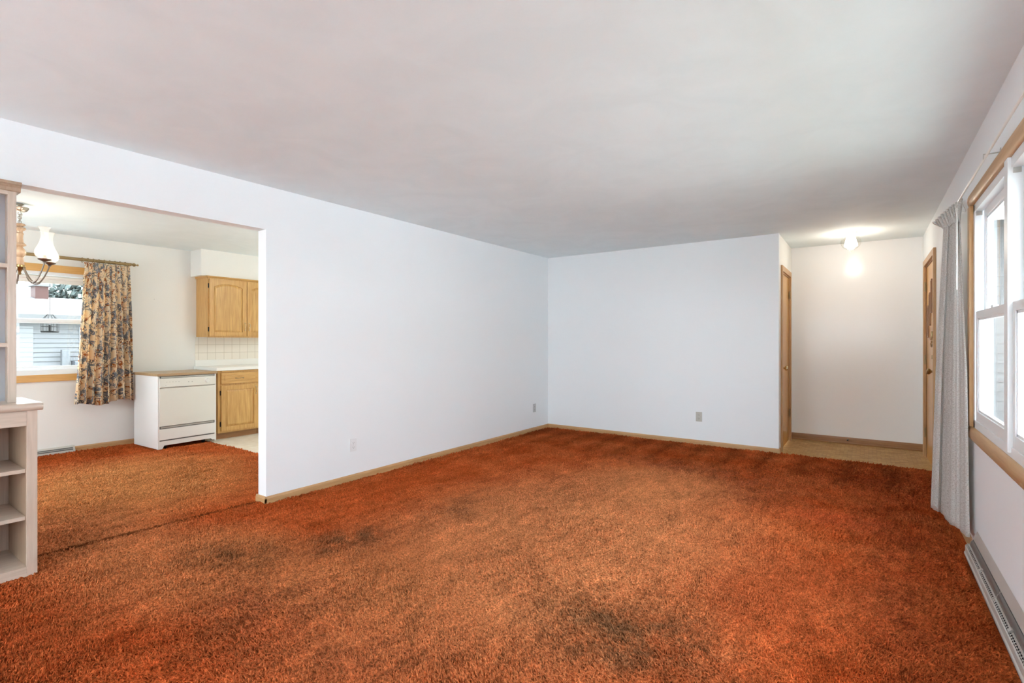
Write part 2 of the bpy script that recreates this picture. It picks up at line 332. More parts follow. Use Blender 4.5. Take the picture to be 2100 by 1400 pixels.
# ------------------------------------------------------------------ mesh helpers
def bx(bm, x0, x1, y0, y1, z0, z1, bev=0, M=None):
    vs_ = [bm.verts.new((x, y, z)) for z in (z0, z1) for y in (y0, y1) for x in (x0, x1)]
    f = [(0, 2, 3, 1), (4, 5, 7, 6), (0, 1, 5, 4), (2, 6, 7, 3), (0, 4, 6, 2), (1, 3, 7, 5)]
    fs = [bm.faces.new([vs_[i] for i in q]) for q in f]
    if bev > 0:
        es = list({e for a in fs for e in a.edges})
        r = bmesh.ops.bevel(bm, geom=es, offset=bev, segments=2, profile=.7, affect='EDGES')
        vs_ = list({v for a in r['faces'] for v in a.verts} | {v for v in vs_ if v.is_valid})
        nb = {v for v in vs_}
        vs_ = list(nb)
    if M is not None: bmesh.ops.transform(bm, matrix=M, verts=vs_)
    return bm
def box(x0, x1, y0, y1, z0, z1, bev=0):
    bm = bmesh.new(); return bx(bm, x0, x1, y0, y1, z0, z1, bev)
def tube(bm, pts, r, seg=10, caps=True):
    pts = [Vector(p) for p in pts]; rings = []
    n = len(pts)
    rr = r if hasattr(r, '__len__') else [r]*n
    up = None
    for i, p in enumerate(pts):
        t = (pts[min(i+1, n-1)]-pts[max(i-1, 0)]).normalized()
        if up is None:
            up = Vector((0, 0, 1)) if abs(t.z) < .9 else Vector((1, 0, 0))
        a = t.cross(up).normalized(); b = a.cross(t).normalized(); up = b
        rings.append([bm.verts.new(p+(a*math.cos(k*2*PI/seg)+b*math.sin(k*2*PI/seg))*rr[i]) for k in range(seg)])
    for i in range(n-1):
        for k in range(seg):
            bm.faces.new((rings[i][k], rings[i+1][k], rings[i+1][(k+1) % seg], rings[i][(k+1) % seg]))
    if caps:
        bm.faces.new(rings[0]); bm.faces.new(rings[-1][::-1])
    return bm
def lathe(bm, prof, loc=(0, 0, 0), seg=28, axis='z', flute=0, fn=0):
    rings = []
    for r, z in prof:
        ring = []
        for k in range(seg):
            a = 2*PI*k/seg; q = r*(1+flute*math.cos(fn*a)) if flute else r
            v = Vector((q*math.cos(a), q*math.sin(a), z))
            if axis == 'x': v = Vector((v.z, v.x, v.y))
            if axis == 'y': v = Vector((v.x, v.z, v.y))
            ring.append(bm.verts.new(v+Vector(loc)))
        rings.append(ring)
    for i in range(len(rings)-1):
        for k in range(seg):
            bm.faces.new((rings[i][k], rings[i][(k+1) % seg], rings[i+1][(k+1) % seg], rings[i+1][k]))
    if prof[0][0] > 1e-5: bm.faces.new(rings[0][::-1])
    if prof[-1][0] > 1e-5: bm.faces.new(rings[-1])
    return bm
def prism(bm, poly, a0, a1, axis='y'):
    def mk(u, v, a):
        return {'y': (u, a, v), 'x': (a, u, v), 'z': (u, v, a)}[axis]
    A = [bm.verts.new(mk(u, v, a0)) for u, v in poly]; B = [bm.verts.new(mk(u, v, a1)) for u, v in poly]
    n = len(poly)
    for i in range(n): bm.faces.new((A[i], A[(i+1) % n], B[(i+1) % n], B[i]))
    bm.faces.new(A[::-1]); bm.faces.new(B); return bm
def obj(name, bm, m, parent=None, smooth=False, angle=.6):
    bmesh.ops.remove_doubles(bm, verts=bm.verts, dist=1e-5)
    bmesh.ops.recalc_face_normals(bm, faces=bm.faces)
    me = bpy.data.meshes.new(name); bm.to_mesh(me); bm.free(); me.materials.append(m)
    if smooth:
        for p in me.polygons: p.use_smooth = True
        me.set_sharp_from_angle(angle=angle)
    o = bpy.data.objects.new(name, me); C.objects.link(o)
    if parent:
        o.parent = parent; o.matrix_parent_inverse = Matrix.Identity(4)
    return o
def struct(name, bm, m, **k):
    o = obj(name, bm, m, **k); o['kind'] = 'structure'; return o
def empty(name, loc=(0, 0, 0), rz=0):
    o = bpy.data.objects.new(name, None); o.empty_display_size = .1; C.objects.link(o); o.location = loc; o.rotation_euler = (0, 0, rz); return o
def tag(o, label, cat, group=None):
    o['label'] = label; o['category'] = cat
    if group: o['group'] = group
    return o
def thing(name, label, cat, loc=(0, 0, 0), rz=0, group=None): return tag(empty(name, loc, rz), label, cat, group)
def sempty(name, loc=(0, 0, 0), rz=0):
    o = empty(name, loc, rz); o['kind'] = 'structure'; return o

# ------------------------------------------------------------------ structure
# floors (carpet is one continuous piece through the opening)
def grid(bm, x0, x1, y0, y1, z, step):
    nx = max(1, int((x1-x0)/step)); ny = max(1, int((y1-y0)/step))
    vv = [[bm.verts.new((x0+(x1-x0)*i/nx, y0+(y1-y0)*j/ny, z)) for i in range(nx+1)] for j in range(ny+1)]
    for j in range(ny):
        for i in range(nx):
            bm.faces.new((vv[j][i], vv[j][i+1], vv[j+1][i+1], vv[j+1][i]))
CZ = .0
bm = bmesh.new()
# carpet top with gentle unevenness and a soft ridge along the seam at the opening
grid(bm, XL-.02, XR, YF, YB+.045, CZ, .04)
grid(bm, XD, XL-.02, DY0, 2.97, CZ, .04)
bmesh.ops.remove_doubles(bm, verts=bm.verts, dist=1e-4)
for v in bm.verts:
    x, y = v.co.x, v.co.y
    d = abs(x-(-3.86+.045*(y-.8)))
    if .3 < y < 2.1: v.co.z += .014*math.exp(-(d/.05)**2)
    if y > YB-.01 and x > XC: v.co.y += .012*math.sin(x*37)+.006*math.sin(x*90)
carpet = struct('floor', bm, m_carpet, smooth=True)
bm = box(XD-.1, XR+.1, YF-.1, YE+.1, -.12, -.012); struct('floor_slab', bm, m_mid)
bm = box(XC-.02, XR+.02, YB+.02, YE+.02, -.012, -.004); struct('floor_entry', bm, m_parq)
bm = box(XD-.02, XL-WT, 2.97, KY1, -.012, -.004); struct('floor_kitchen', bm, m_kvinyl)
bm = bmesh.new(); bx(bm, XD-.2, XR+.2, YF-.2, YE+.2, H, H+.12); struct('ceiling', bm, m_ceil)

# wall_left : between living room and dining, with the wide opening
bm = bmesh.new()
bx(bm, XL-WT, XL, YF, OPY0, 0-.01, H); bx(bm, XL-WT, XL, OPY0, OPY1, OPZ, H); bx(bm, XL-WT, XL, OPY1, YB+.1, -.01, H)
bmesh.ops.remove_doubles(bm, verts=bm.verts, dist=1e-5)
struct('wall_left', bm, m_wall)
bm = box(XL, XC, YB, YB+.1, -.01, H); struct('wall_back', bm, m_wall)
CD0, CD1, CDZ = 6.455, 7.15, 2.03        # closet door opening
bm = bmesh.new()
bx(bm, XC-.1, XC, YB+.1, CD0, -.01, H); bx(bm, XC-.1, XC, CD0, CD1, CDZ, H); bx(bm, XC-.1, XC, CD1, YE, -.01, H)
struct('wall_closet', bm, m_wallwarm)
bm = box(XC-.1, XR+.12, YE, YE+.1, -.01, H); struct('wall_entry', bm, m_wallgloss)
# wall_right with window opening and entry door opening
WY0, WY1, WZ0, WZ1 = 1.18, 3.985, .74, 2.035
ED0, ED1, EDZ = 6.065, 7.015, 2.035
bm = bmesh.new(); a, b = XR, XR+.085
bx(bm, a, b, YF-.1, WY0, -.01, H); bx(bm, a, b, WY0, WY1, -.01, WZ0); bx(bm, a, b, WY0, WY1, WZ1, H)
bx(bm, a, b, WY1, ED0, -.01, H); bx(bm, a, b, ED0, ED1, EDZ, H); bx(bm, a, b, ED1, YE+.1, -.01, H)
struct('wall_right', bm, m_wall)
# wall behind the camera
RX0, RX1, RZ0, RZ1 = -1.45, .46, 1.1, 2.0
SX0, SX1, SZ0, SZ1 = -3.6, -1.75, .06, 2.08
bm = bmesh.new(); a, b = YF-.14, YF
bx(bm, XL-WT, SX0, a, b, -.01, H); bx(bm, SX0, SX1, a, b, -.01, SZ0); bx(bm, SX0, SX1, a, b, SZ1, H); bx(bm, SX1, RX0, a, b, -.01, H); bx(bm, RX0, RX1, a, b, -.01, RZ0); bx(bm, RX0, RX1, a, b, RZ1, H); bx(bm, RX1, XR, a, b, -.01, H)
struct('wall_front', bm, m_wall)
# dining / kitchen walls
DW0, DW1, DWZ0, DWZ1 = .25, 2.06, .875, 1.99
KW0, KW1, KWZ0, KWZ1 = 4.05, 5.15, 1.1, 2.05
bm = bmesh.new(); a, b = XD-.14, XD
bx(bm, a, b, DY0-.1, DW0, -.01, H); bx(bm, a, b, DW0, DW1, -.01, DWZ0); bx(bm, a, b, DW0, DW1, DWZ1, H)
bx(bm, a, b, DW1, KW0, -.01, H); bx(bm, a, b, KW0, KW1, -.01, KWZ0); bx(bm, a, b, KW0, KW1, KWZ1, H); bx(bm, a, b, KW1, KY1+.1, -.01, H)
struct('wall_dining', bm, m_wallwarm)
EW0, EW1, EWZ0, EWZ1 = -6.7, -4.6, .7, 2.05
bm = bmesh.new(); a, b = DY0-.1, DY0
bx(bm, XD, EW0, a, b, -.01, H); bx(bm, EW1, XL-WT, a, b, -.01, H); bx(bm, EW0, EW1, a, b, -.01, EWZ0); bx(bm, EW0, EW1, a, b, EWZ1, H)
struct('wall_dining_end', bm, m_wallwarm)
w5 = sempty('window_5')
bm = bmesh.new()
for xa, xb in ((EW0, EW0+.06), ((EW0+EW1)/2-.03, (EW0+EW1)/2+.03), (EW1-.06, EW1)): bx(bm, xa, xb, a, b+.005, EWZ0, EWZ1)
bx(bm, EW0, EW1, a, b+.005, EWZ0, EWZ0+.06); bx(bm, EW0, EW1, a, b+.005, EWZ1-.06, EWZ1); obj('window_frame', bm, m_vinyl, w5)
obj('window_pane', box(EW0+.06, EW1-.06, a+.04, a+.044, EWZ0+.06, EWZ1-.06), m_glass, w5)
bm = box(XD, XL-WT, KY1, KY1+.1, -.01, H); struct('wall_kitchen_end', bm, m_wallwarm)
# soffit over the kitchen cabinets
bm = box(XD, XD+.30, 3.035, KY1, 2.083, H); struct('trim_1', bm, m_wallwarm)

# baseboards
BT = .012
def baseprof(h=.058, t=BT): return [(0, -.008), (t, -.008), (t, h*.72), (t*.55, h), (0, h)]
def base_y(name, x, sgn, y0, y1, m, h=.058):
    bm = bmesh.new(); prism(bm, [(x+sgn*u, v) for u, v in baseprof(h)], y0, y1, 'y'); return struct(name, bm, m)
def base_x(name, y, sgn, x0, x1, m, h=.058):
    bm = bmesh.new(); prism(bm, [(y+sgn*u, v) for u, v in baseprof(h)], x0, x1, 'x'); return struct(name, bm, m)
base_y('baseboard_left', XL, 1, OPY1-BT, YB, maple['y'])
base_y('baseboard_left', XL, 1, YF, .3, maple['y'])
base_x('baseboard_jamb', OPY1, -1, XL-WT-.02, XL+BT, maple['x'])
base_x('baseboard_back', YB, -1, XL, XC+.0, maple['x'])
base_x('baseboard_entry', YE, -1, XC, XR, brownwood['x'], .075)
base_x('baseboard_front', YF, 1, SX1+.05, XR, maple['x'])
base_y('baseboard_right', XR, -1, 3.93, 5.99, maple['y'], .07)
base_y('baseboard_dining', XD, 1, 1.84, 2.42, maple['y'])
base_y('baseboard_dining', XD, 1, DY0, .6, maple['y'])
# shoe moulding at the entry wall
bm = bmesh.new(); tube(bm, [(XC, YE-.02, .004), (XR, YE-.02, .004)], .011); struct('trim_2', bm, brownwood['x'])
# closet corner end cap
bm = box(XC-.001, XC+BT, YB-BT, YB+.075, -.008, .06, .002); struct('trim_3', bm, maple['x'])

# ------------------------------------------------------------------ doors
def knob(parent, x, y, z, sg, m):
    bm = bmesh.new()
    pr = [(.030, 0), (.032, .004), (.012, .008), (.011, .028), (.020, .034), (.027, .043), (.028, .052), (.022, .062), (.010, .066), (0, .066)]
    lathe(bm, [(r, sg*t) for r, t in pr], (x, y, z), 24, 'x')
    return obj('door_knob', bm, m, parent, True)
def casing(parent, x, sg, y0, y1, z1, wdt, t, m, zb=-.004):
    # three boards around an opening in an x = const wall
    bm = bmesh.new()
    xa, xb = sorted((x, x+sg*t))
    bx(bm, xa, xb, y0-wdt, y0, zb, z1+wdt, .003); bx(bm, xa, xb, y1, y1+wdt, zb, z1+wdt, .003); bx(bm, xa, xb, y0, y1, z1, z1+wdt, .003)
    return obj('door_casing', bm, m, parent)
def hinge(parent, x, y, z, sg, m):
    bm = bmesh.new(); xa, xb = sorted((x, x+sg*.003)); bx(bm, xa, xb, y-.035, y+.03, z-.045, z+.045)
    tube(bm, [(x+sg*.008, y, z-.05), (x+sg*.008, y, z+.05)], .006, 8)
    return obj('hinge', bm, m, parent)
# door_1 : closet
d1 = sempty('door_1')
casing(d1, XC, 1, CD0, CD1, CDZ, .062, .018, maple['z'])
bm = bmesh.new(); bx(bm, XC-.10, XC, CD0-.001, CD0+.012, -.004, CDZ); bx(bm, XC-.10, XC, CD1-.012, CD1+.001, -.004, CDZ); bx(bm, XC-.10, XC, CD0, CD1, CDZ-.012, CDZ)
obj('door_jamb', bm, maple['z'], d1)
bm = box(XC-.045, XC-.008, CD0+.015, CD1-.015, .006, CDZ-.015, .002); obj('door_slab', bm, doorw, d1)
knob(d1, XC-.008, CD0+.07, .93, 1, m_brassb)
for z in (1.81, .35): hinge(d1, XC+.001, CD1-.012, z, 1, m_brass)
# door_2 : entry
d2 = sempty('door_2')
casing(d2, XR, -1, ED0, ED1, EDZ, .060, .022, maple['z'])
bm = bmesh.new(); bx(bm, XR, XR+.084, ED0-.001, ED0+.012, -.004, EDZ); bx(bm, XR, XR+.084, ED1-.012, ED1+.001, -.004, EDZ); bx(bm, XR, XR+.084, ED0, ED1, EDZ-.012, EDZ)
obj('door_jamb', bm, brownwood['z'], d2)
slab = obj('door_slab', box(XR+.006, XR+.048, ED0+.015, ED1-.015, .006, EDZ-.015, .002), doorw, d2)
for k, (yy, zz) in enumerate(((6.78, 1.44), (6.60, 1.56), (6.42, 1.68))):   # three stepped narrow lights
    bm = bmesh.new(); xf = XR-.006; hh = .15; ww = .035
    bx(bm, xf, XR+.008, yy-ww-.016, yy-ww, zz-hh-.016, zz+hh+.016, .002); bx(bm, xf, XR+.008, yy+ww, yy+ww+.016, zz-hh-.016, zz+hh+.016, .002)
    bx(bm, xf, XR+.008, yy-ww, yy+ww, zz+hh, zz+hh+.016, .002); bx(bm, xf, XR+.008, yy-ww, yy+ww, zz-hh-.016, zz-hh, .002)
    fr = obj('light_frame', bm, brownwood['z'], d2)
    obj('light_pane', box(XR+.002, XR+.0055, yy-ww, yy+ww, zz-hh, zz+hh), mat('obscure_lit_glass', (.80, .78, .70), .2), fr)
knob(d2, XR+.006, ED0+.085, .955, -1, m_brass)
bm = bmesh.new(); lathe(bm, [(.028, 0), (.030, -.006), (.022, -.014), (0, -.014)], (XR+.006, ED0+.085, 1.09), 20, 'x'); bx(bm, XR-.022, XR-.006, ED0+.081, ED0+.089, 1.072, 1.108, .002)
obj('deadbolt', bm, m_brass, d2, True)
bm = bmesh.new()
bx(bm, XR-.002, XR+.006, ED0+.09, ED0+.21, 1.285, 1.31, .002)
bx(bm, XR-.036, XR-.022, ED0-.05, ED0-.01, 1.27, 1.33, .003)
for i in range(11):
    t = i/10; y = ED0-.03+.17*t; z = 1.30-.42*t*(1-t)*1.0-.0*t
    a = i % 2*PI/2
    n = 8; ring = [(XR-.022+.008*math.cos(q*2*PI/n)*(1 if i % 2 else .2), y+.010*math.sin(q*2*PI/n)*.5, z+.012*math.cos(q*2*PI/n+PI/2)) for q in range(n+1)]
    tube(bm, ring, .0022, 6, False)
obj('security_chain', bm, m_brass, d2, True)
for z in (1.82, 1.04, .26): hinge(d2, XR-.001, ED1-.012, z, -1, m_brass)
# spring door stop on the entry baseboard
ds = thing('door_stop', 'small brown spring door stop screwed to the entry baseboard', 'door stop', (-.205, YE-BT, .05))
bm = bmesh.new(); lathe(bm, [(.012, 0), (.012, -.004), (.006, -.008), (.0055, -.055)], (0, 0, 0), 14, 'y'); obj('spring', bm, m_brass, ds, True)
bm = bmesh.new(); lathe(bm, [(.008, -.055), (.010, -.06), (.009, -.072), (0, -.074)], (0, 0, 0), 14, 'y'); obj('tip', bm, m_black, ds, True)

# ------------------------------------------------------------------ window_1 (right wall, three double-hung units)
w1 = sempty('window_1')
bm = bmesh.new(); t = .020; x0 = XR-t
def rounded_y(bm, y0, y1, z0, z1):      # gently rounded wood board
    zc = (z0+z1)/2; h = (z1-z0)/2
    poly = [(XR, z0)]+[(XR-.006-t*.75*math.cos(a), zc+h*math.sin(a)) for a in [(-PI/2)+PI*i/10 for i in range(11)]]+[(XR, z1)]
    prism(bm, poly, y0, y1, 'y')
rounded_y(bm, WY0-.07, WY1+.07, WZ1, WZ1+.078); rounded_y(bm, WY0-.07, WY1+.07, WZ0-.078, WZ0)
obj('window_casing', bm, maple['y'], w1, True, .9)
bm = bmesh.new(); bx(bm, x0, XR, WY1, WY1+.07, WZ0, WZ1, .004); bx(bm, x0, XR, WY0-.07, WY0, WZ0, WZ1, .004); obj('side_casing', bm, maple['z'], w1)
fy = .045
bm = bmesh.new(); XA, XB = XR-.002, XR+.078
bx(bm, XA, XB, WY0, WY0+fy, WZ0, WZ1, .003); bx(bm, XA, XB, WY1-fy, WY1, WZ0, WZ1, .003)
bx(bm, XA, XB, WY0, WY1, WZ1-fy, WZ1, .003); bx(bm, XA, XB, WY0, WY1, WZ0, WZ0+fy, .003)
units = []
uw = (WY1-WY0-2*.05)/3
for k in range(3):
    ya = WY0+k*(uw+.05); yb = ya+uw; units.append((ya+(fy if k == 0 else .0), yb-(fy if k == 2 else 0)))
    if k < 2: bx(bm, XA-.012, XB, yb-.010, yb+.060, WZ0+.02, WZ1-.0, .004)
obj('window_frame', bm, m_vinyl, w1)
ZM = 1.392
def sash(parent, x0, x1, ya, yb, za, zb, top=.045, bot=.06):
    bm = bmesh.new(); s = .045
    bx(bm, x0, x1, ya, ya+s, za, zb, .003); bx(bm, x0, x1, yb-s, yb, za, zb, .003)
    bx(bm, x0, x1, ya+s, yb-s, zb-top, zb, .003); bx(bm, x0, x1, ya+s, yb-s, za, za+bot, .003)
    # inner glazing bead
    i = .012; xc0 = x0+.006
    bx(bm, xc0, x1-.004, ya+s, ya+s+i, za+bot, zb-top); bx(bm, xc0, x1-.004, yb-s-i, yb-s, za+bot, zb-top)
    bx(bm, xc0, x1-.004, ya+s, yb-s, zb-top-i, zb-top); bx(bm, xc0, x1-.004, ya+s, yb-s, za+bot, za+bot+i)
    so = obj('sash', bm, m_vinyl, parent)
    xm = x0+.010
    obj('window_pane', box(xm, xm+.004, ya+s, yb-s, za+bot, zb-top), m_glass, so)
    return so
for ya, yb in units:
    sash(w1, XR+.002, XR+.032, ya+.012, yb-.012, WZ0+fy, ZM+.02, .04, .055)
    sash(w1, XR+.036, XR+.066, ya+.012, yb-.012, ZM-.02, WZ1-fy, .045, .04)
    # sash locks and jamb liners
    ym = (ya+yb)/2
    obj('sash_lock', box(XR+.008, XR+.030, ym-.03, ym+.03, ZM+.02, ZM+.034, .004), m_vinyl, w1)
    obj('jamb_clip', box(XR+.004, XR+.03, yb-.014, yb-.002, WZ1-fy-.025, WZ1-fy-.002, .001), m_mid, w1)

# window_2 (behind the camera)
w2 = sempty('window_2')
bm = bmesh.new(); a, b = YF-.12, YF+.005
bx(bm, RX0, RX0+.05, a, b, RZ0, RZ1); bx(bm, RX1-.05, RX1, a, b, RZ0, RZ1); bx(bm, RX0, RX1, a, b, RZ1-.05, RZ1); bx(bm, RX0, RX1, a, b, RZ0, RZ0+.05)
for x in (RX0+(RX1-RX0)/3, RX0+(RX1-RX0)*2/3): bx(bm, x-.075, x+.075, a, b, RZ0, RZ1)
obj('window_frame', bm, m_vinyl, w2)
obj('window_pane', box(RX0+.05, RX1-.05, YF-.07, YF-.066, RZ0+.05, RZ1-.05), m_glass, w2)
bm = bmesh.new(); bx(bm, RX0-.07, RX1+.07, YF, YF+.02, RZ1, RZ1+.07); bx(bm, RX0-.07, RX1+.07, YF, YF+.02, RZ0-.07, RZ0)
bx(bm, RX0-.07, RX0, YF, YF+.02, RZ0, RZ1); bx(bm, RX1, RX1+.07, YF, YF+.02, RZ0, RZ1); obj('window_casing', bm, maple['x'], w2)

w6 = sempty('window_added_rear'); a = YF  # unseen glass door added behind the camera for more daylight
bm = bmesh.new(); bx(bm, SX0, SX0+.05, a-.1, a+.005, SZ0, SZ1); bx(bm, SX1-.05, SX1, a-.1, a+.005, SZ0, SZ1); bx(bm, SX0, SX1, a-.1, a+.005, SZ1-.05, SZ1); bx(bm, SX0, SX1, a-.1, a+.005, SZ0, SZ0+.05); bx(bm, (SX0+SX1)/2-.03, (SX0+SX1)/2+.03, a-.1, a+.005, SZ0, SZ1)
obj('window_frame', bm, m_vinyl, w6)
obj('window_pane', box(SX0+.05, SX1-.05, YF-.07, YF-.066, SZ0+.05, SZ1-.05), m_glass, w6)
# window_3 (dining)
w3 = sempty('window_3')
bm = bmesh.new()
bx(bm, XD, XD+.02, DW0-.08, DW1+.08, DWZ1, DWZ1+.08, .004); bx(bm, XD, XD+.022, DW0-.08, DW1+.08, DWZ0-.075, DWZ0, .004)
obj('window_casing', bm, wood('orange_window_trim', (.60, .32, .09), (.70, .40, .13), 'y', .3), w3)
bm = bmesh.new(); bx(bm, XD, XD+.02, DW1, DW1+.08, DWZ0, DWZ1, .004); bx(bm, XD, XD+.02, DW0-.08, DW0, DWZ0, DWZ1, .004); obj('side_casing', bm, oak['z'], w3)
bm = bmesh.new(); a, b = XD-.13, XD+.002
bx(bm, a, b, DW0, DW0+.05, DWZ0, DWZ1); bx(bm, a, b, DW1-.05, DW1, DWZ0, DWZ1); bx(bm, a, b, DW0, DW1, DWZ1-.035, DWZ1); bx(bm, a, b, DW0, DW1, DWZ0, DWZ0+.05)
obj('window_frame', bm, m_vinyl, w3)
zm = 1.462
sash(w3, XD-.06, XD-.03, DW0+.05, DW1-.05, DWZ0+.05, zm+.018, .036, .03)
sash(w3, XD-.10, XD-.07, DW0+.05, DW1-.05, zm-.018, DWZ1-.035, .04, .03)
# window_4 (kitchen, out of sight)
w4 = sempty('window_4')
bm = bmesh.new(); bx(bm, a, b, KW0, KW0+.05, KWZ0, KWZ1); bx(bm, a, b, KW1-.05, KW1, KWZ0, KWZ1); bx(bm, a, b, KW0, KW1, KWZ1-.05, KWZ1); bx(bm, a, b, KW0, KW1, KWZ0, KWZ0+.05)
obj('window_frame', bm, m_vinyl, w4)
obj('window_pane', box(XD-.07, XD-.066, KW0+.05, KW1-.05, KWZ0+.05, KWZ1-.05), m_glass, w4)
# roller blind in the dining window
rb = thing('roller_blind', 'white roller blind rolled up at the top of the dining window', 'blind', (XD-.014, (DW0+DW1)/2, 1.93))
L2 = (DW1-DW0)/2-.056
m_blind = mat('blind_cloth', (.80, .77, .72), .6)
bm = bmesh.new(); tube(bm, [(0, -L2, 0), (0, L2, 0)], .019, 16); bx(bm, -.003, 0, -L2, L2, -.05, 0); obj('roll', bm, m_blind, rb, True)
bm = box(-.007, .005, -L2, L2, -.062, -.046, .002); obj('hem_bar', bm, m_blind, rb)

# ------------------------------------------------------------------ outlets
def outlet(name_label, loc, face, m, group=None):
    # face: 'x' plate faces +X, 'y' plate faces -Y
    e = thing('wall_outlet', name_label, 'outlet', loc)
    def T(bm):
        if face == 'y': bmesh.ops.transform(bm, matrix=Matrix.Rotation(-PI/2, 4, 'Z'), verts=bm.verts)
        return bm
    obj('cover_plate', T(box(0, .005, -.035, .035, -.057, .057, .002)), m, e)
    for dz in (.020, -.020):
        bm = bmesh.new(); poly = [(.017*math.cos(q), max(-.0125, min(.0125, .017*math.sin(q)))+dz) for q in [i*2*PI/24 for i in range(24)]]
        prism(bm, poly, .005, .0075, 'x'); s = obj('socket', T(bm), m, e)
        bm = bmesh.new(); bx(bm, .0075, .008, -.0075, -.0055, dz-.002, dz+.007); bx(bm, .0075, .008, .0055, .0075, dz-.002, dz+.006); lathe(bm, [(.0024, .0075), (.0024, .008)], (0, 0, dz-.008), 10, 'x')
        obj('slots', T(bm), m_black, s)
    bm = bmesh.new(); lathe(bm, [(.003, .005), (.003, .0065), (0, .007)], (0, 0, 0), 10, 'x'); obj('screw', T(bm), m_chrome, e)
outlet('white duplex outlet low on the left wall, nearest the dining opening', (XL, 2.88, .317), 'x', m_outletw)
outlet('grey duplex outlet low on the left wall near the far corner', (XL, 5.87, .322), 'x', m_outletg)
outlet('ivory duplex outlet low on the back wall', (-1.655, YB, .337), 'y', m_outlet)

# ------------------------------------------------------------------ entry ceiling light
cl = thing('ceiling_light', 'lit clear glass globe flush light on the entry ceiling', 'ceiling light', (-.157, 6.66, H))
bm = bmesh.new(); lathe(bm, [(0, 0), (.062, 0), (.064, -.008), (.056, -.022), (.050, -.028), (0, -.028)]); obj('canopy', bm, m_lam, cl, True)
def arcprof(R, zc, a0, a1, n=20, sq=1): return [(R*math.sin(a0+(a1-a0)*i/n), zc+R*sq*math.cos(a0+(a1-a0)*i/n)) for i in range(n+1)]
bm = bmesh.new(); lathe(bm, arcprof(.094, -.100, .62, PI-.08, 24, .93), seg=36); obj('glass_globe', bm, m_clear, cl, True)
bm = bmesh.new(); lathe(bm, [(.030, -.030), (.038, -.036), (.046, -.07), (.062, -.125), (.060, -.148), (.035, -.162), (.006, -.168), (0, -.168)], seg=30); obj('inner_shade', bm, m_glow, cl, True)
bm = bmesh.new(); lathe(bm, [(0, -.180), (.014, -.184), (.016, -.190), (.008, -.196), (.006, -.204), (0, -.208)], seg=16); obj('finial', bm, m_brass, cl, True)
lamp('entry_bulb_light', (-.157, 6.66, H-.235), 5, (1, .92, .80), .095)

# ------------------------------------------------------------------ baseboard heater (right wall)
def heater_prof(bm, parts): pass
ht = thing('baseboard_heater', 'long beige metal baseboard heater with dark vent slots under the window', 'heater', (XR, 0, 0))
Y0h, Y1h = .35, 3.86
bm = bmesh.new()
prism(bm, [(-.001, .005), (-.004, .005), (-.004, .10), (-.0185, .1175), (-.004, .160), (-.001, .166)][::1], Y0h, Y1h, 'y')
obj('back_plate', bm, m_heat, ht)
bm = bmesh.new()
prism(bm, [(-.0195, .1155), (-.026, .1095), (-.031, .0985), (-.0335, .086), (-.031, .086), (-.024, .100), (-.0185, .108)], Y0h, Y1h-.01, 'y')
obj('damper', bm, m_damper, ht, True)
obj('dark_seam', box(-.0205, -.0185, Y0h, Y1h-.006, .1145, .1185), m_fin, ht)
bm = bmesh.new()
prism(bm, [(-.050, .079), (-.0535, .074), (-.0535, .045), (-.058, .040), (-.058, .030), (-.0515, .030), (-.0515, .072), (-.048, .077)], Y0h, Y1h, 'y')
obj('front_cover', bm, m_heat, ht)
bm = bmesh.new(); bx(bm, -.050, -.004, Y0h, Y1h, .004, .030); obj('bottom_tray', bm, m_fin, ht)
bm = bmesh.new(); tube(bm, [(-.028, Y0h, .060), (-.028, Y1h-.02, .060)], .008, 12)
y = 1.6
while y < Y1h-.05: bx(bm, -.048, -.008, y, y+.0015, .034, .070); y += .011
obj('heating_fins', bm, m_fin, ht)
bm = bmesh.new()                                        # slotted grille strip
prism(bm, [(-.0335, .086), (-.041, .087), (-.041, .085), (-.0335, .084)], Y0h, Y1h-.004, 'y')
prism(bm, [(-.0455, .0825), (-.0465, .0818), (-.0465, .080), (-.0455, .0805)], Y0h, Y1h-.004, 'y')
y = 1.3
while y < Y1h:
    prism(bm, [(-.041, .0868), (-.050, .079), (-.050, .077), (-.041, .0848)], y, y+.004, 'y'); y += .022
obj('grille', bm, m_heat, ht)
for yb_ in (Y1h-.004, 3.12, 2.5, 1.9):
    bm = bmesh.new(); prism(bm, [(-.004, .01), (-.0525, .02), (-.0525, .079), (-.041, .090), (-.0345, .0885), (-.030, .102), (-.020, .1185), (-.004, .12)], yb_, yb_+.005, 'y'); obj('bracket', bm, m_heat, ht)
for yb_ in (3.45, 2.80, 2.2):
    bm = bmesh.new(); prism(bm, [(-.050, .080), (-.036, .088), (-.034, .096), (-.040, .097), (-.050, .086)], yb_-.012, yb_+.012, 'y'); obj('clip', bm, m_chrome, ht)

# ------------------------------------------------------------------ curtain rod + curtain (right wall)
rd = thing('curtain_rod', 'thin white traverse curtain rod above the living room window', 'curtain rod', (XR, 0, 0))
ry = [(0, 4.19), (-.038, 4.19), (-.05, 4.17), (-.05, 1.05), (-.038, 1.03), (0, 1.03)]
bm = bmesh.new(); tube(bm, [(-.05, 1.03, 2.150), (-.05, 4.18, 2.103)], .0055, 8); bx(bm, -.05, 0, 4.176, 4.182, 2.096, 2.110); bx(bm, -.05, 0, 1.03, 1.036, 2.143, 2.157)
obj('rod', bm, m_lam, rd, True)
for yb_ in (3.25, 2.1):
    bm = bmesh.new(); zt = 2.103+(4.18-yb_)*.0149+.006; bx(bm, -.060, 0, yb_-.005, yb_+.005, zt, zt+.004); bx(bm, -.002, .0, yb_-.010, yb_+.010, zt-.035, zt+.02); bx(bm, -.061, -.058, yb_-.005, yb_+.005, zt-.02, zt+.004); obj('bracket', bm, m_chrome, rd)

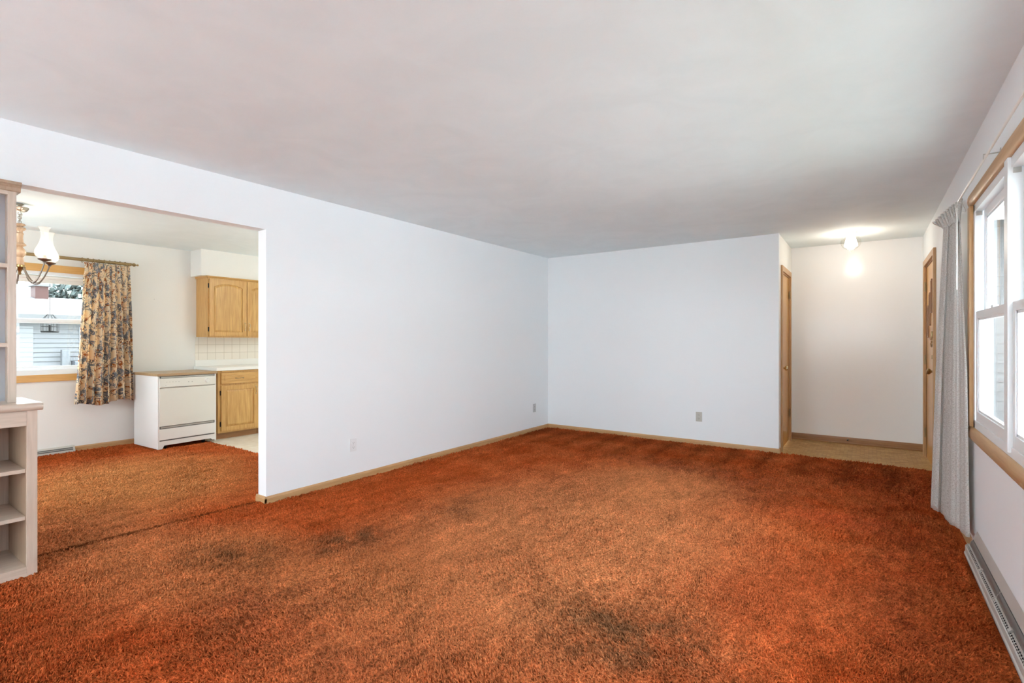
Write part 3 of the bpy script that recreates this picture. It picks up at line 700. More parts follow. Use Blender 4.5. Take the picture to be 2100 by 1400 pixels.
def interp(tab, z):
    if z <= tab[0][0]: return tab[0][1]
    for (a, va), (b, vb) in zip(tab, tab[1:]):
        if z <= b:
            t = (z-a)/(b-a); t = t*t*(3-2*t) if False else t
            return va+(vb-va)*t
    return tab[-1][1]
def cloth(name, rows, m, width, height, parent=None, thick=.0015):
    """rows: list of point lists"""
    nr, nc = len(rows), len(rows[0]); bm = bmesh.new(); uvl = bm.loops.layers.uv.new('UVMap')
    V = [[bm.verts.new(p) for p in r] for r in rows]
    for i in range(nr-1):
        for j in range(nc-1):
            f = bm.faces.new((V[i][j], V[i][j+1], V[i+1][j+1], V[i+1][j]))
            for l, (a, b) in zip(f.loops, ((i, j), (i, j+1), (i+1, j+1), (i+1, j))):
                l[uvl].uv = (b/(nc-1)*width, a/(nr-1)*height)
            f.smooth = True
    me = bpy.data.meshes.new(name); bm.to_mesh(me); bm.free(); me.materials.append(m)
    o = bpy.data.objects.new(name, me); C.objects.link(o)
    s = o.modifiers.new('Solidify', 'SOLIDIFY'); s.thickness = thick; s.offset = 0
    if parent: o.parent = parent
    return o
cu = thing('linen_curtain', 'gathered white slubbed curtain hanging at the far end of the living room window', 'curtain', (0, 0, 0))
# control polyline (X, Y) along the cloth for the lower part: near the wall -> into the room
low = [(.470, 4.30), (.474, 4.10), (.478, 3.93), (.462, 3.95), (.450, 4.04), (.434, 4.06), (.410, 4.13), (.402, 4.30), (.392, 4.40), (.374, 4.36), (.354, 4.42), (.352, 4.50), (.372, 4.56), (.40, 4.52)]
mid = [(.468, 4.28), (.470, 4.12), (.474, 3.99), (.460, 4.02), (.450, 4.07), (.434, 4.09), (.420, 4.15), (.412, 4.28), (.403, 4.36), (.390, 4.33), (.375, 4.38), (.372, 4.45), (.385, 4.50), (.405, 4.47)]
top = [(.472, 4.27), (.468, 4.20), (.462, 4.16), (.456, 4.185), (.450, 4.16), (.444, 4.155), (.436, 4.19), (.430, 4.25), (.424, 4.28), (.416, 4.27), (.408, 4.30), (.404, 4.34), (.410, 4.37), (.42, 4.35)]
def catmull(P, n):
    out = []; m_ = len(P)-1
    for k in range(n):
        t = k/(n-1)*m_; i = min(int(t), m_-1); f = t-i
        p0, p1, p2, p3 = P[max(i-1, 0)], P[i], P[i+1], P[min(i+2, m_)]
        out.append(tuple(.5*((2*p1[d])+(-p0[d]+p2[d])*f+(2*p0[d]-5*p1[d]+4*p2[d]-p3[d])*f*f+(-p0[d]+3*p1[d]-3*p2[d]+p3[d])*f**3) for d in range(2)))
    return out
nC = 150; Lw, Md, Tp = catmull(low, nC), catmull(mid, nC), catmull(top, nC)
rows = []; nR = 60; Zb, Zt = .11, 1.98
for i in range(nR+1):
    z = Zb+(Zt-Zb)*i/nR; s = (z-Zb)/(Zt-Zb)
    row = []
    for j in range(nC):
        if s < .5: t = s/.5; A, B = Lw[j], Md[j]
        else: t = (s-.5)/.5; A, B = Md[j], Tp[j]
        x = A[0]+(B[0]-A[0])*t; y = A[1]+(B[1]-A[1])*t
        x += .0025*math.sin(j*.55+z*1.5)*(1-s*.4)
        row.append((x, y, z+.006*math.sin(j*.13)*(1-s)))
    rows.append(row)
cloth('cloth', rows, m_linen, 1.4, 1.87, cu)
# stiff pleated heading, its free end sagging out into the room
rows = []; nH = 12
for i in range(nH+1):
    t = i/nH; row = []
    for j in range(nC):
        s = j/(nC-1)
        ax, ay = Tp[j]
        # heading line runs from the rod end out to the drooping tip
        hx = .470-.112*s**1.1; hy = 4.12+.34*s; hz = 2.115-.075*s**1.6
        amp = .010+.004*s
        hx2 = hx+amp*math.sin(s*2*PI*11)*.55; hy2 = hy+amp*math.sin(s*2*PI*11+.6)*1.3
        e = t**.8
        row.append((ax+(hx2-ax)*e, ay+(hy2-ay)*e, Zt-.004+(hz-Zt+.004)*t))
    rows.append(row)
cloth('heading', rows, m_linen, 1.4, .12, cu)
bm = bmesh.new(); tube(bm, [(.434, 4.02, 2.04), (.434, 4.02, 1.55)], .0038, 8); obj('draw_wand', bm, m_lam, cu, True)
bm = bmesh.new(); tube(bm, [(.470, 4.13, 2.09), (.475, 4.11, 2.06), (.482, 4.09, 2.03), (.478, 4.07, 2.02), (.462, 4.07, 2.022)], .0015, 6); obj('drapery_hook', bm, m_chrome, cu, True)

# ------------------------------------------------------------------ bookcase divider in the opening
bc = thing('bookcase', 'pickled oak bookcase with deeper shelved base filling the near end of the dining opening', 'bookcase', (0, 0, 0))
BF, BK = -3.63, -4.02          # base front / back
BY1, BY0 = .762, -.55
FT = .018
def bo(name, m, *a, bev=.002, parent=None): return obj(name, box(*a, bev), m, parent or bc)
bo('base_side', pickdark, BK, BF-FT, BY1-.020-.022, BY1-.002, .01, .872)
bo('base_side', pickdark, BK, BF-FT, BY0+.01, BY0+.03, .01, .872)
bo('base_back', pick['z'], BK-.006, BK, BY0+.01, BY1-.002, .01, .872)
a, b = BF-FT, BF
obj('stile', box(a, b, BY1-.042, BY1, .0, .875, .002), pick['z'], bc); obj('stile', box(a, b, BY0, BY0+.042, .0, .875, .002), pick['z'], bc)
bm = bmesh.new(); bx(bm, a, b, BY0+.042, BY1-.042, .795, .875, .002); bx(bm, a, b, BY0+.042, BY1-.042, .0, .052, .002); bx(bm, a, b, .04, .08, .052, .795, .002)
obj('rail', bm, pick['y'], bc)
bo('base_floor', pick['y'], BK, BF-FT, BY0+.03, BY1-.042, .035, .052, bev=0)
for z in (.545, .295): bo('base_shelf', pick['y'], BK, BF-.022, BY0+.03, BY1-.043, z, z+.020)
# countertop with bull-nosed edge
bm = bmesh.new()
pr = [(BK-.03, .875), (BF+.006, .875)]+[(BF+.012+.016*math.cos(q), .895+.0195*math.sin(q)) for q in [(-PI/2)+PI*i/8 for i in range(9)]]+[(BF+.006, .9145), (BK-.03, .9145)]
prism(bm, pr, BY0-.02, BY1+.018, 'y'); obj('base_top', bm, pick['y'], bc, True, .5)
# upper open shelves in the thickness of the wall
UF, UB = -3.735, -3.86; UY1 = .700; UY0 = OPY0+.002
UT = OPZ-.001
bo('upper_stile', pick['z'], UF-.018, UF, UY1-.034, UY1, .915, UT-.05)
bo('upper_side', pick['z'], UB, UF-.018, UY1-.022, UY1-.001, .915, UT-.05)
bo('upper_side', pick['z'], UB, UF-.018, UY0, UY0+.02, .915, UT-.05)
bo('upper_back', mat('pale_grey_back_panel', (.56, .60, .66), .5), UB-.004, UB, UY0, UY1-.001, .915, UT-.05)
for z in (1.210, 1.632): bo('upper_shelf', pick['y'], UB, UF-.004, UY0+.02, UY1-.022, z, z+.022)
bo('upper_rail', pick['y'], UF-.018, UF, UY0, UY1-.034, 2.02, UT-.05, bev=.001)
bm = bmesh.new()
cr = [(UB, UT-.05), (UF, UT-.05), (UF+.006, UT-.045), (UF+.010, UT-.030), (UF+.022, UT-.018), (UF+.028, UT-.014), (UF+.028, UT), (UB, UT)]
# crown returns beyond the side
prism(bm, cr, UY0, UY1+.016, 'y'); obj('crown', bm, pickdark, bc)

# ------------------------------------------------------------------ dining: heat register, rod, curtain
rg = thing('floor_register', 'short grey metal baseboard register under the dining window', 'register', (XD, 0, 0))
bm = bmesh.new(); prism(bm, [(0, .0), (.045, .0), (.045, .02), (.012, .075), (0, .075)], .62, 1.84, 'y'); obj('housing', bm, m_heat, rg)
bm = bmesh.new()
for k, (x, z) in enumerate(((.040, .031), (.030, .047))): bx(bm, x-.001, x+.004, .64, 1.82, z, z+.009)
obj('louvre', bm, m_grey, rg)

RZ = 2.150; RXD = XD+.10
rd2 = thing('curtain_rod', 'antique brass curtain rod with turned finial over the dining window', 'curtain rod', (0, 0, 0))
bm = bmesh.new(); tube(bm, [(RXD, .15, RZ), (RXD, 2.335, RZ)], .0175, 16); obj('pole', bm, m_brass, rd2, True)
bm = bmesh.new(); lathe(bm, [(.014, 0), (.019, .004), (.019, .010), (.010, .016), (.018, .030), (.022, .040), (.016, .052), (.008, .058), (.006, .066), (.012, .074), (.010, .084), (0, .088)], (RXD, 2.335, RZ), 20, 'y'); obj('finial', bm, m_brass, rd2, True)
for y_ in (2.325, .3):
    bm = bmesh.new(); bx(bm, XD, XD+.006, y_-.012, y_+.012, RZ-.05, RZ+.01, .001); bx(bm, XD, RXD, y_-.006, y_+.006, RZ-.028, RZ-.016, .001); obj('bracket', bm, m_brass, rd2)
for k in range(9):
    y_ = 1.885+k*.050
    bm = bmesh.new(); n = 16; tube(bm, [(RXD+.023*math.sin(q*2*PI/n), y_+.004*math.sin(q*2*PI/n), RZ-.004+.026*math.cos(q*2*PI/n)) for q in range(n+1)], .003, 6, False); obj('curtain_ring', bm, m_brass, rd2, True)
cf = thing('floral_curtain', 'short pleated floral print curtain in cream, rust and grey at the dining window', 'curtain', (0, 0, 0))
rows = []; nC2 = 220; nR = 44
for i in range(nR+1):
    t = i/nR; z = .545+(2.118-.545)*t; row = []
    ya = 1.80+.085*t; yb = 2.365-.055*t
    if t > .9: ya += .01*math.sin((t-.9)*30); 
    amp = .030*(1-t)+.016
    pinch = math.exp(-((t-.93)/.03)**2)
    for j in range(nC2):
        s = j/(nC2-1); ph = s*2*PI*8+.4*math.sin(t*3+s*5)
        x = RXD+.052+amp*(1-.5*pinch)*math.sin(ph)+.012*math.sin(s*2*PI*3+t*2)*(1-t)
        y = ya+(yb-ya)*s+.012*(1-t*.5)*math.sin(2*ph)
        row.append((x, y, z+(.022*math.sin(s*9+1)*(1-t)**3 if t < .4 else 0)-.02*(1-s)*(1-t)**2))
    rows.append(row)
cloth('cloth', rows, m_floral, 1.5, 1.57, cf)

# ------------------------------------------------------------------ dishwasher (portable, on castors)
dw = thing('dishwasher', 'white portable dishwasher with wood-grain top beside the oak base cabinet', 'dishwasher', (-6.885, 2.70, 0), math.radians(2.5))
dx0, dx1, dy0, dy1 = -.305, .305, -.320, .320
def dbo(name, m, *a, bev=.003, parent=None): return obj(name, box(*a, bev), m, parent or dw)
bm = bmesh.new(); bx(bm, dx0, dx1-.03, dy0, dy0+.012, .012, .838, .002); bx(bm, dx0, dx1-.03, dy1-.012, dy1, .012, .838, .002); bx(bm, dx0, dx0+.012, dy0+.012, dy1-.012, .07, .838); bx(bm, dx0, dx1-.04, dy0+.012, dy1-.012, .80, .838)
bx(bm, dx0+.012, dx1-.04, dy0+.012, dy1-.012, .075, .10); bx(bm, dx0+.1, dx1-.035, dy0+.012, dy1-.012, .10, .80)
# front corner posts and foot apron
bx(bm, dx1-.032, dx1-.004, dy0, dy0+.018, .012, .838, .002); bx(bm, dx1-.032, dx1-.004, dy1-.018, dy1, .012, .838, .002)
obj('cabinet', bm, m_appl, dw)
bm = bmesh.new(); prism(bm, [(dy0+.001, .010), (dy0+.045, .010), (dy0+.065, .048), (dy1-.065, .048), (dy1-.045, .030), (dy1-.001, .030), (dy1-.001, .098), (dy0+.001, .098)], dx1-.030, dx1-.002, 'x'); obj('kick_apron', bm, m_appl, dw)
bm = bmesh.new(); bx(bm, dx0-.005, dx1+.012, dy0-.008, dy1+.008, .838, .868, .004); obj('worktop', bm, m_top, dw)
dbo('door', m_applfront, dx1-.033, dx1+.008, dy0+.014, dy1-.014, .268, .700)
dbo('lower_panel', m_appl, dx1-.033, dx1+.004, dy0+.014, dy1-.014, .112, .236)
dbo('gap_strip', m_grey, dx1-.034, dx1-.008, dy0+.016, dy1-.016, .096, .268, bev=0)
dbo('chrome_strip', m_mid, dx1-.033, dx1-.002, dy0+.03, dy1-.03, .244, .262, bev=.001)
bm = bmesh.new(); prism(bm, [(dx1-.033, .706), (dx1+.010, .706), (dx1+.016, .716), (dx1+.010, .812), (dx1-.033, .812)], dy0+.014, dy1-.014, 'y'); cp = obj('control_panel', bm, m_applfront, dw)
bm = bmesh.new(); lathe(bm, [(.030, 0), (.030, .004), (.024, .006), (.022, .022), (.020, .024), (0, .024)], (dx1+.011, dy1-.115, .762), 28, 'x'); bx(bm, dx1+.034, dx1+.039, dy1-.118, dy1-.112, .744, .780, .001); obj('dial', bm, m_appl, cp, True)
m_print = mat('grey_print', (.45, .45, .43), .5)
for k in range(5): obj('button', box(dx1+.011, dx1+.0135, dy0+.075+k*.032, dy0+.092+k*.032, .768, .772), m_print, cp)
for k in range(2): obj('indicator_light', box(dx1+.011, dx1+.0145, dy0+.31+k*.04, dy0+.322+k*.04, .755, .765), m_print, cp)
obj('badge', box(dx1+.012, dx1+.0155, dy0+.068, dy0+.080, .728, .734), m_print, cp)
dbo('handle_recess', m_mid, dx1-.033, dx1+.004, dy0+.03, dy1-.03, .816, .832, bev=.001)
for yy in (dy0+.10, dy1-.12):
    bm = bmesh.new(); lathe(bm, [(0, -.011), (.022, -.011), (.024, -.008), (.024, .008), (.022, .011), (0, .011)], (dx1-.07, yy, .024), 18, 'y'); bx(bm, dx1-.085, dx1-.055, yy-.016, yy+.016, .024, .08); obj('castor', bm, m_black, dw)
for yy in (dy0+.10, dy1-.12):
    bm = bmesh.new(); lathe(bm, [(0, -.011), (.022, -.011), (.024, -.008), (.024, .008), (.022, .011), (0, .011)], (dx0+.07, yy, .024), 18, 'y'); bx(bm, dx0+.055, dx0+.085, yy-.016, yy+.016, .024, .08); obj('castor', bm, m_black, dw)

# ------------------------------------------------------------------ kitchen cabinets
def raised(bm, x, y0, y1, z0, z1, arch=0, stile=.055):
    """raised panel door in an x = const plane facing +X, returned as two pieces merged"""
    t = .018
    n = 14
    yi0, yi1, zi0, zi1 = y0+stile, y1-stile, z0+stile, z1-stile
    # frame: bottom rail, stiles, top rail (arched underside)
    bx(bm, x, x+t, y0, yi0, z0, z1, .003); bx(bm, x, x+t, yi1, y1, z0, z1, .003); bx(bm, x, x+t, yi0, yi1, z0, zi0, .002)
    if arch:
        poly = [(yi0, z1), (yi0, zi1-arch)]+[(yi0+(yi1-yi0)*i/n, zi1-arch+arch*math.sin(PI*i/n)**.8) for i in range(1, n)]+[(yi1, zi1-arch), (yi1, z1)]
        prism(bm, poly, x, x+t, 'x')
    else: bx(bm, x, x+t, yi0, yi1, zi1, z1, .002)
def panelpoly(y0, y1, z0, z1, arch, n=14):
    if not arch: return [(y0, z0), (y1, z0), (y1, z1), (y0, z1)]
    return [(y0, z0), (y1, z0), (y1, z1-arch)]+[(y1+(y0-y1)*i/n, z1-arch+arch*math.sin(PI*i/n)**.8) for i in range(1, n)]+[(y0, z1-arch)]
def raised_panel(x, y0, y1, z0, z1, arch, stile=.055):
    bm = bmesh.new(); s = stile-.003; i = .028
    A = panelpoly(y0+s, y1-s, z0+s, z1-s, arch); B = panelpoly(y0+s+i, y1-s-i, z0+s+i, z1-s-i, arch)
    va = [bm.verts.new((x+.006, a, b)) for a, b in A]; vb = [bm.verts.new((x+.016, a, b)) for a, b in B]; n = len(A)
    for k in range(n): bm.faces.new((va[k], va[(k+1) % n], vb[(k+1) % n], vb[k]))
    bm.faces.new(vb); bm.faces.new([bm.verts.new((x+.001, a, b)) for a, b in A]); return bm
def pull(x, y, z, vert, parent, m):
    bm = bmesh.new(); L_ = .048
    pts = []; rr = []
    for i in range(13):
        t = -1+i/6; o_ = .020*(1-t*t)**.5+.004; q = t*L_
        wv = .004*math.sin(t*PI)
        pts.append((x+o_, y+(wv if vert else q), z+(q if vert else wv))); rr.append(.0032+.0022*abs(math.cos(t*PI*1.5)))
    tube(bm, pts, rr, 8)
    for sg in (-1, 1):
        c = (x+.001, y+(0 if vert else sg*L_), z+(sg*L_ if vert else 0)); lathe(bm, [(.009, 0), (.009, .003), (.004, .007), (0, .008)], c, 12, 'x')
    return obj('pull_handle', bm, m, parent, True)
def cab_door(root, x, y0, y1, z0, z1, arch, hy, hz, hinge_side):
    bm = bmesh.new(); raised(bm, x, y0, y1, z0, z1, arch); d = obj('door', bm, oak['z'], root)
    obj('door_panel', raised_panel(x, y0, y1, z0, z1, arch), m_panel, d, False)
    pull(x+.018, hy, hz, True, d, m_brassb)
    yy = y0-.006 if hinge_side < 0 else y1+.006
    for z in (z0+.09, z1-.09):
        bm = bmesh.new(); bx(bm, x, x+.012, yy-.006, yy+.006, z-.03, z+.03, .002); tube(bm, [(x+.013, yy, z-.026), (x+.013, yy, z+.026)], .004, 8); obj('hinge', bm, m_black, d)
    return d
UX = XD+.32
def upper_cabinet(y0, y1, label, end):
    r = thing('wall_cabinet', label, 'cabinet', (0, 0, 0))
    bm = bmesh.new(); bx(bm, XD, UX-.018, y0, y1, 1.29, 2.070); obj('carcass', bm, oak['z'], r)
    fx0, fx1 = UX-.018, UX
    bm = bmesh.new(); bx(bm, fx0, fx1, y0, y0+.022, 1.285, 2.070, .001); bx(bm, fx0, fx1, y1-.022, y1, 1.285, 2.070, .001); bx(bm, fx0, fx1, y0+.022, y1-.022, 2.02, 2.070, .001); bx(bm, fx0, fx1, y0+.022, y1-.022, 1.285, 1.325, .001)
    obj('face_frame', bm, oak['z'], r)
    bm = bmesh.new(); prism(bm, [(XD, 2.058), (UX, 2.058), (UX+.004, 2.062), (UX+.014, 2.074), (UX+.016, 2.083), (XD, 2.083)], y0-(.012 if end else 0), y1, 'y')
    if end: prism(bm, [(y0, 2.058), (y0-.004, 2.062), (y0-.014, 2.074), (y0-.016, 2.083), (y0, 2.083)], XD, UX+.016, 'x')
    obj('crown_moulding', bm, oak['y'], r)
    ym = (y0+y1)/2
    cab_door(r, UX+.001, y0+.012, ym-.004, 1.302, 2.045, .045, ym-.030, 1.43, -1)
    cab_door(r, UX+.001, ym+.004, y1-.012, 1.302, 2.045, .045, ym+.030, 1.43, 1)
upper_cabinet(3.105, 4.10, 'golden oak wall cabinet with two arched doors over the tiled backsplash', True)
BX = XD+.61
def base_cabinet(y0, y1, label):
    r = thing('base_cabinet', label, 'cabinet', (0, 0, 0))
    bm = bmesh.new(); bx(bm, XD, BX-.018, y0, y1, .09, .862); bx(bm, XD, BX-.06, y0, y1, -.004, .09); obj('carcass', bm, oak['z'], r)
    fx0, fx1 = BX-.018, BX
    bm = bmesh.new(); bx(bm, fx0, fx1, y0, y0+.04, .075, .862, .001); bx(bm, fx0, fx1, y1-.025, y1, .075, .862, .001); bx(bm, fx0, fx1, y0+.04, y1-.025, .83, .862, .001); bx(bm, fx0, fx1, y0+.04, y1-.025, .665, .70, .001); bx(bm, fx0, fx1, y0+.04, y1-.025, .075, .11, .001)
    obj('face_frame', bm, oak['z'], r)
    obj('toe_kick', box(BX-.06, BX-.045, y0, y1, -.004, .075), brownwood['y'], r)
    # drawer
    bm = bmesh.new(); bx(bm, BX+.001, BX+.019, y0+.035, y1-.014, .695, .835, .006); bx(bm, BX+.019, BX+.024, y0+.075, y1-.054, .730, .800, .004); dr = obj('drawer', bm, oak['y'], r)
    pull(BX+.024, (y0+y1)/2, .762, False, dr, m_black if False else m_brass)
    cab_door(r, BX+.001, y0+.035, y1-.014, .098, .672, 0, y1-.045, .59, -1)
    # pull-out board above the drawer
    obj('cutting_board', box(BX-.02, BX+.012, y0+.04, y1-.03, .845, .860, .001), oak['y'], r)
base_cabinet(3.095, 3.615, 'golden oak base cabinet with one drawer and door beside the dishwasher')
base_cabinet(3.62, 4.2, 'golden oak base cabinet mostly hidden behind the wall opening edge')
ct = thing('countertop', 'white laminate kitchen countertop with tall backsplash lip', 'countertop', (0, 0, 0))
obj('top', box(XD, BX+.025, 3.07, KY1-.5, .864, .902, .004), m_lam, ct)
obj('backsplash_lip', box(XD, XD+.022, 3.085, KY1-.5, .902, .985, .003), m_lam, ct)
bm = box(XD, XD+.006, 3.09, KY1-.5, .985, 1.29); struct('wall_tile', bm, m_tile)
# extra little hole-mark nail on the dining wall
nl = obj('wall_nail', lathe(bmesh.new(), [(.004, 0), (.004, .004), (0, .006)], (XD, 2.62, 1.76), 10, 'x'), m_chrome); tag(nl, 'tiny nail head in the blank cream wall left of the wall cabinet', 'nail')

# ------------------------------------------------------------------ chandelier
CHX, CHY = -5.95, 1.135
ch = thing('chandelier', 'turned wood and brass chandelier with frosted hurricane shades in the dining room', 'chandelier', (CHX, CHY, H))
bm = bmesh.new(); lathe(bm, [(0, 0), (.020, -.001), (.030, -.01), (.012, -.022), (.008, -.034), (.012, -.040), (.030, -.042), (.058, -.034), (.062, -.038), (.050, -.060), (.030, -.072), (.010, -.078), (0, -.078)], seg=28, flute=.04, fn=7); obj('canopy', bm, m_silver, ch, True)
bm = bmesh.new()
for k in range(5):
    n = 12; z0 = -.088-.018*k; ring = []
    for q in range(n+1):
        a = q*2*PI/n; ring.append(((.011*math.cos(a)) if k % 2 else 0, 0 if k % 2 else .011*math.cos(a), z0+.014*math.sin(a)))
    tube(bm, ring, .003, 6, False)
tube(bm, [(.022, .0, -.07), (.028, .01, -.10), (.020, 0, -.13), (.006, 0, -.165)], .0025, 6)
obj('chain', bm, m_silver, ch, True)
m_turn = wood('limed_turned_wood', (.36, .23, .14), (.50, .36, .25), 'z', .4)
bm = bmesh.new()
lathe(bm, [(0, -.168), (.012, -.168), (.034, -.176), (.040, -.184), (.030, -.192), (.018, -.200), (.038, -.208), (.042, -.218), (.034, -.228), (.022, -.236), (.020, -.252), (.028, -.258), (.023, -.268), (.021, -.300), (.026, -.335), (.042, -.352), (.042, -.360), (.026, -.368), (.020, -.376), (.032, -.392), (.041, -.412), (.040, -.435), (.028, -.456), (.022, -.462), (.024, -.470), (.028, -.500), (.030, -.522), (.026, -.528), (0, -.528)], seg=28)
obj('turned_column', bm, m_turn, ch, True)
bm = bmesh.new(); lathe(bm, [(0, -.526), (.032, -.528), (.036, -.545), (.040, -.548), (.030, -.560), (.016, -.572), (.008, -.590), (.012, -.598), (.006, -.612), (0, -.614)], seg=24); obj('hub', bm, m_brass, ch, True)
perp = math.atan2(5.95, 1.135)      # direction to the right as seen across the room
RA = .215
zs = 0
shade_prof = [(.028, -.40), (.034, -.405), (.058, -.385), (.066, -.360), (.062, -.335), (.048, -.305), (.034, -.270), (.026, -.235), (.024, -.205), (.027, -.170), (.036, -.145), (.044, -.138)]
for k in range(5):
    a = perp+math.radians(36+72*k-9)
    dx, dy = math.cos(a), math.sin(a)
    arm = []
    for i in range(19):
        t = i/18; r_ = .030+(RA-.030)*(t); z = -.545-.135*math.sin(PI*t)**.9+.035*t*t
        arm.append((dx*r_, dy*r_, z+.0))
    bm = bmesh.new(); tube(bm, arm, .0055, 8); tube(bm, [(p[0]*.97, p[1]*.97, p[2]-.014) for p in arm[3:-1]], .0035, 6)
    ar = obj('arm', bm, m_pewter, ch, True)
    loc = (dx*RA, dy*RA, 0)
    bm = bmesh.new(); lathe(bm, [(0, -.515), (.010, -.512), (.014, -.500), (.040, -.488), (.046, -.478), (.030, -.476), (.016, -.470), (.014, -.440), (0, -.440)], loc, 20); obj('candle_cup', bm, m_pewter, ar, True)
    zsft = -.068
    bm = bmesh.new(); lathe(bm, [(r_, z+zsft) for r_, z in shade_prof], loc, 32, flute=.0); sh = obj('glass_shade', bm, m_shade, ar, True)
    bm = bmesh.new(); lathe(bm, [(0, -.45), (.012, -.445), (.014, -.435), (.024, -.405), (.022, -.385), (.008, -.362), (0, -.36)], loc, 16); obj('bulb', bm, m_bulb, ar, True)
    lamp('chandelier_bulb_light', (CHX+dx*RA, CHY+dy*RA, H-.40), 2.2, (1, .88, .72), .03)

lamp('kitchen_ceiling_lamp_light', (-4.7, 4.0, 2.15), 18, (1, .93, .82), .25)
kl = thing('ceiling_light', 'round white kitchen ceiling light beyond the wall', 'ceiling light', (-4.7, 4.0, H))
bm = bmesh.new(); lathe(bm, [(0, 0), (.16, 0), (.16, -.02), (0, -.02)]); obj('rim', bm, m_lam, kl, True)
bm = bmesh.new(); lathe(bm, [(.15, -.02), (.15, -.04), (.12, -.075), (.06, -.095), (0, -.10)]); obj('bowl', bm, m_glow, kl, True)

# ------------------------------------------------------------------ outside
m_wing = mat('wing_siding', (.125, .13, .135), .6)
bm = bmesh.new(); z = GZ
while z < 2.5:
    prism(bm, [(8.0, z), (7.982, z), (7.996, z+.112), (8.0, z+.112)], XR+.14, 7.0, 'x'); z += .11
bx(bm, XR+.14, 7.0, 8.0, 14.0, GZ, 2.55); o = obj('wall_garage_wing', bm, m_wing); o['kind'] = 'structure'
bm = bmesh.new(); prism(bm, [(7.5, 2.55), (14.5, 2.55), (11, 4.0)], XR+.0, 7.5, 'x'); o = obj('wall_garage_gable', bm, m_wing); o['kind'] = 'structure'
m_lawn = mat('lawn', (.08, .12, .05), .9); noise_mix(m_lawn, (.085, .09, .08), (.13, .135, .12), (1, 1, 1), 5, 5)
m_bounce = mat('pale_bounce_paving', (.55, .54, .52), .8); noise_mix(m_bounce, (.54, .55, .56), (.62, .63, .64), (1, 1, 1), 3, 4)
bm = bmesh.new(); bx(bm, XR+4.5, 24, -14, 20, GZ-.1, GZ+.01); bx(bm, -8, XR+4.5, -14, YF-3, GZ-.1, GZ+.01); o = obj('bounce_ground', bm, m_bounce); o['kind'] = 'structure'  # unseen pale paving added to bounce sunlight up onto the ceiling
bm = bmesh.new(); bx(bm, -60, XD-.14, -40, 50, GZ-.1, GZ); bx(bm, XR+.14, 40, -40, 50, GZ-.1, GZ); bx(bm, XD-.14, XR+.14, -40, YF-.14, GZ-.1, GZ); bx(bm, XD-.14, XR+.14, YE+.1, 50, GZ-.1, GZ)
o = obj('lawn_ground', bm, m_lawn); o['kind'] = 'structure'
m_side = mat('pale_lap_siding', (.10, .102, .105), .6)
m_found = mat('concrete_foundation', (.10, .10, .10), .8)
hs = thing('neighbour_house', 'pale sided single-storey house seen through the dining window', 'house', (-16, 3.2, GZ))
bm = bmesh.new(); z = .2
while z < 2.25:
    prism(bm, [(0, z), (.034, z), (.004, z+.112), (0, z+.112)], -6, 8, 'y'); z += .11
bx(bm, -7, 0, -6, 8, 0, 2.33); obj('wall', bm, m_side, hs)
bm = bmesh.new(); prism(bm, [(.45, 2.28), (.45, 2.40), (-3.2, 3.02), (-6.9, 2.40), (-6.9, 2.28)], -6.4, 8.4, 'y'); obj('roof', bm, mat('pale_roof', (.08, .08, .08), .8), hs)
m_brick = mat('chimney_brick', (.045, .016, .012), .8)
bm = bmesh.new(); bx(bm, -3.3, -2.8, .70, .98, 2.8, 3.30); cm = obj('chimney', bm, m_brick, hs)
obj('chimney_cap', box(-3.36, -2.74, .63, 1.05, 3.30, 3.40, .02), m_found, cm)
obj('garage_door', box(.0, .03, -2.6, .08, .3, 2.13, .01), mat('white_garage_door', (.13, .135, .14), .5), hs)
obj('house_window', box(.0, .04, .92, 1.8, 1.35, 2.13, .01), mat('house_window_white', (.14, .145, .15), .3), hs)
ac = thing('air_conditioner_unit', 'grey air conditioner box standing against the neighbouring house wall', 'air conditioner', (-15.8, 3.80, GZ))
obj('case', box(-.0, .30, .12, .50, 0, 1.30, .03), mat('ac_grey', (.05, .055, .065), .5), ac)
obj('meter', box(-.05, .10, -.07, .09, 0, 1.58, .03), mat('meter_grey', (.075, .08, .085), .5), ac)
# trees behind the house
m_leaf = mat('dark_foliage', (.03, .045, .035), .8); noise_mix(m_leaf, (.022, .034, .03), (.05, .066, .06), (1, 1, 1), 3, 4)
m_bark = mat('bark', (.05, .04, .03), .9)
def tree(x, y, h, r, label, seed):
    rnd = random.Random(seed); t = thing('evergreen_tree', label, 'tree', (x, y, GZ))
    bm = bmesh.new(); tube(bm, [(0, 0, 0), (.05, 0, h*.5), (0, 0, h*.9)], [.25, .18, .05], 10); obj('trunk', bm, m_bark, t, True)
    bm = bmesh.new()
    for k in range(15000):
        u = rnd.random()**.6; a = rnd.random()*2*PI; zz = h*(.18+.82*rnd.random()); rad = r*(1-((zz/h-.45)/.6)**2)**.5 if abs((zz/h-.45)/.6) < 1 else .2
        c = Vector((rad*u*math.cos(a), rad*u*math.sin(a), zz)); n = Vector((rnd.gauss(0, 1), rnd.gauss(0, 1), rnd.gauss(0, 1))).normalized(); b = n.orthogonal().normalized(); s = .09+.08*rnd.random(); d = n.cross(b)
        bm.faces.new([bm.verts.new(c+b*s), bm.verts.new(c+d*s*.6), bm.verts.new(c-b*s), bm.verts.new(c-d*s*.6)])
    me = bpy.data.meshes.new('foliage'); bm.to_mesh(me); bm.free(); me.materials.append(m_leaf); o = bpy.data.objects.new('foliage', me); C.objects.link(o); o.parent = t
tree(-27, 7.75, 4.6, 2.3, 'dark leafy tree rising behind the chimney of the neighbouring house', 3)
m_weath = mat('weathered_iron', (.006, .006, .006), .8, 0, .1)
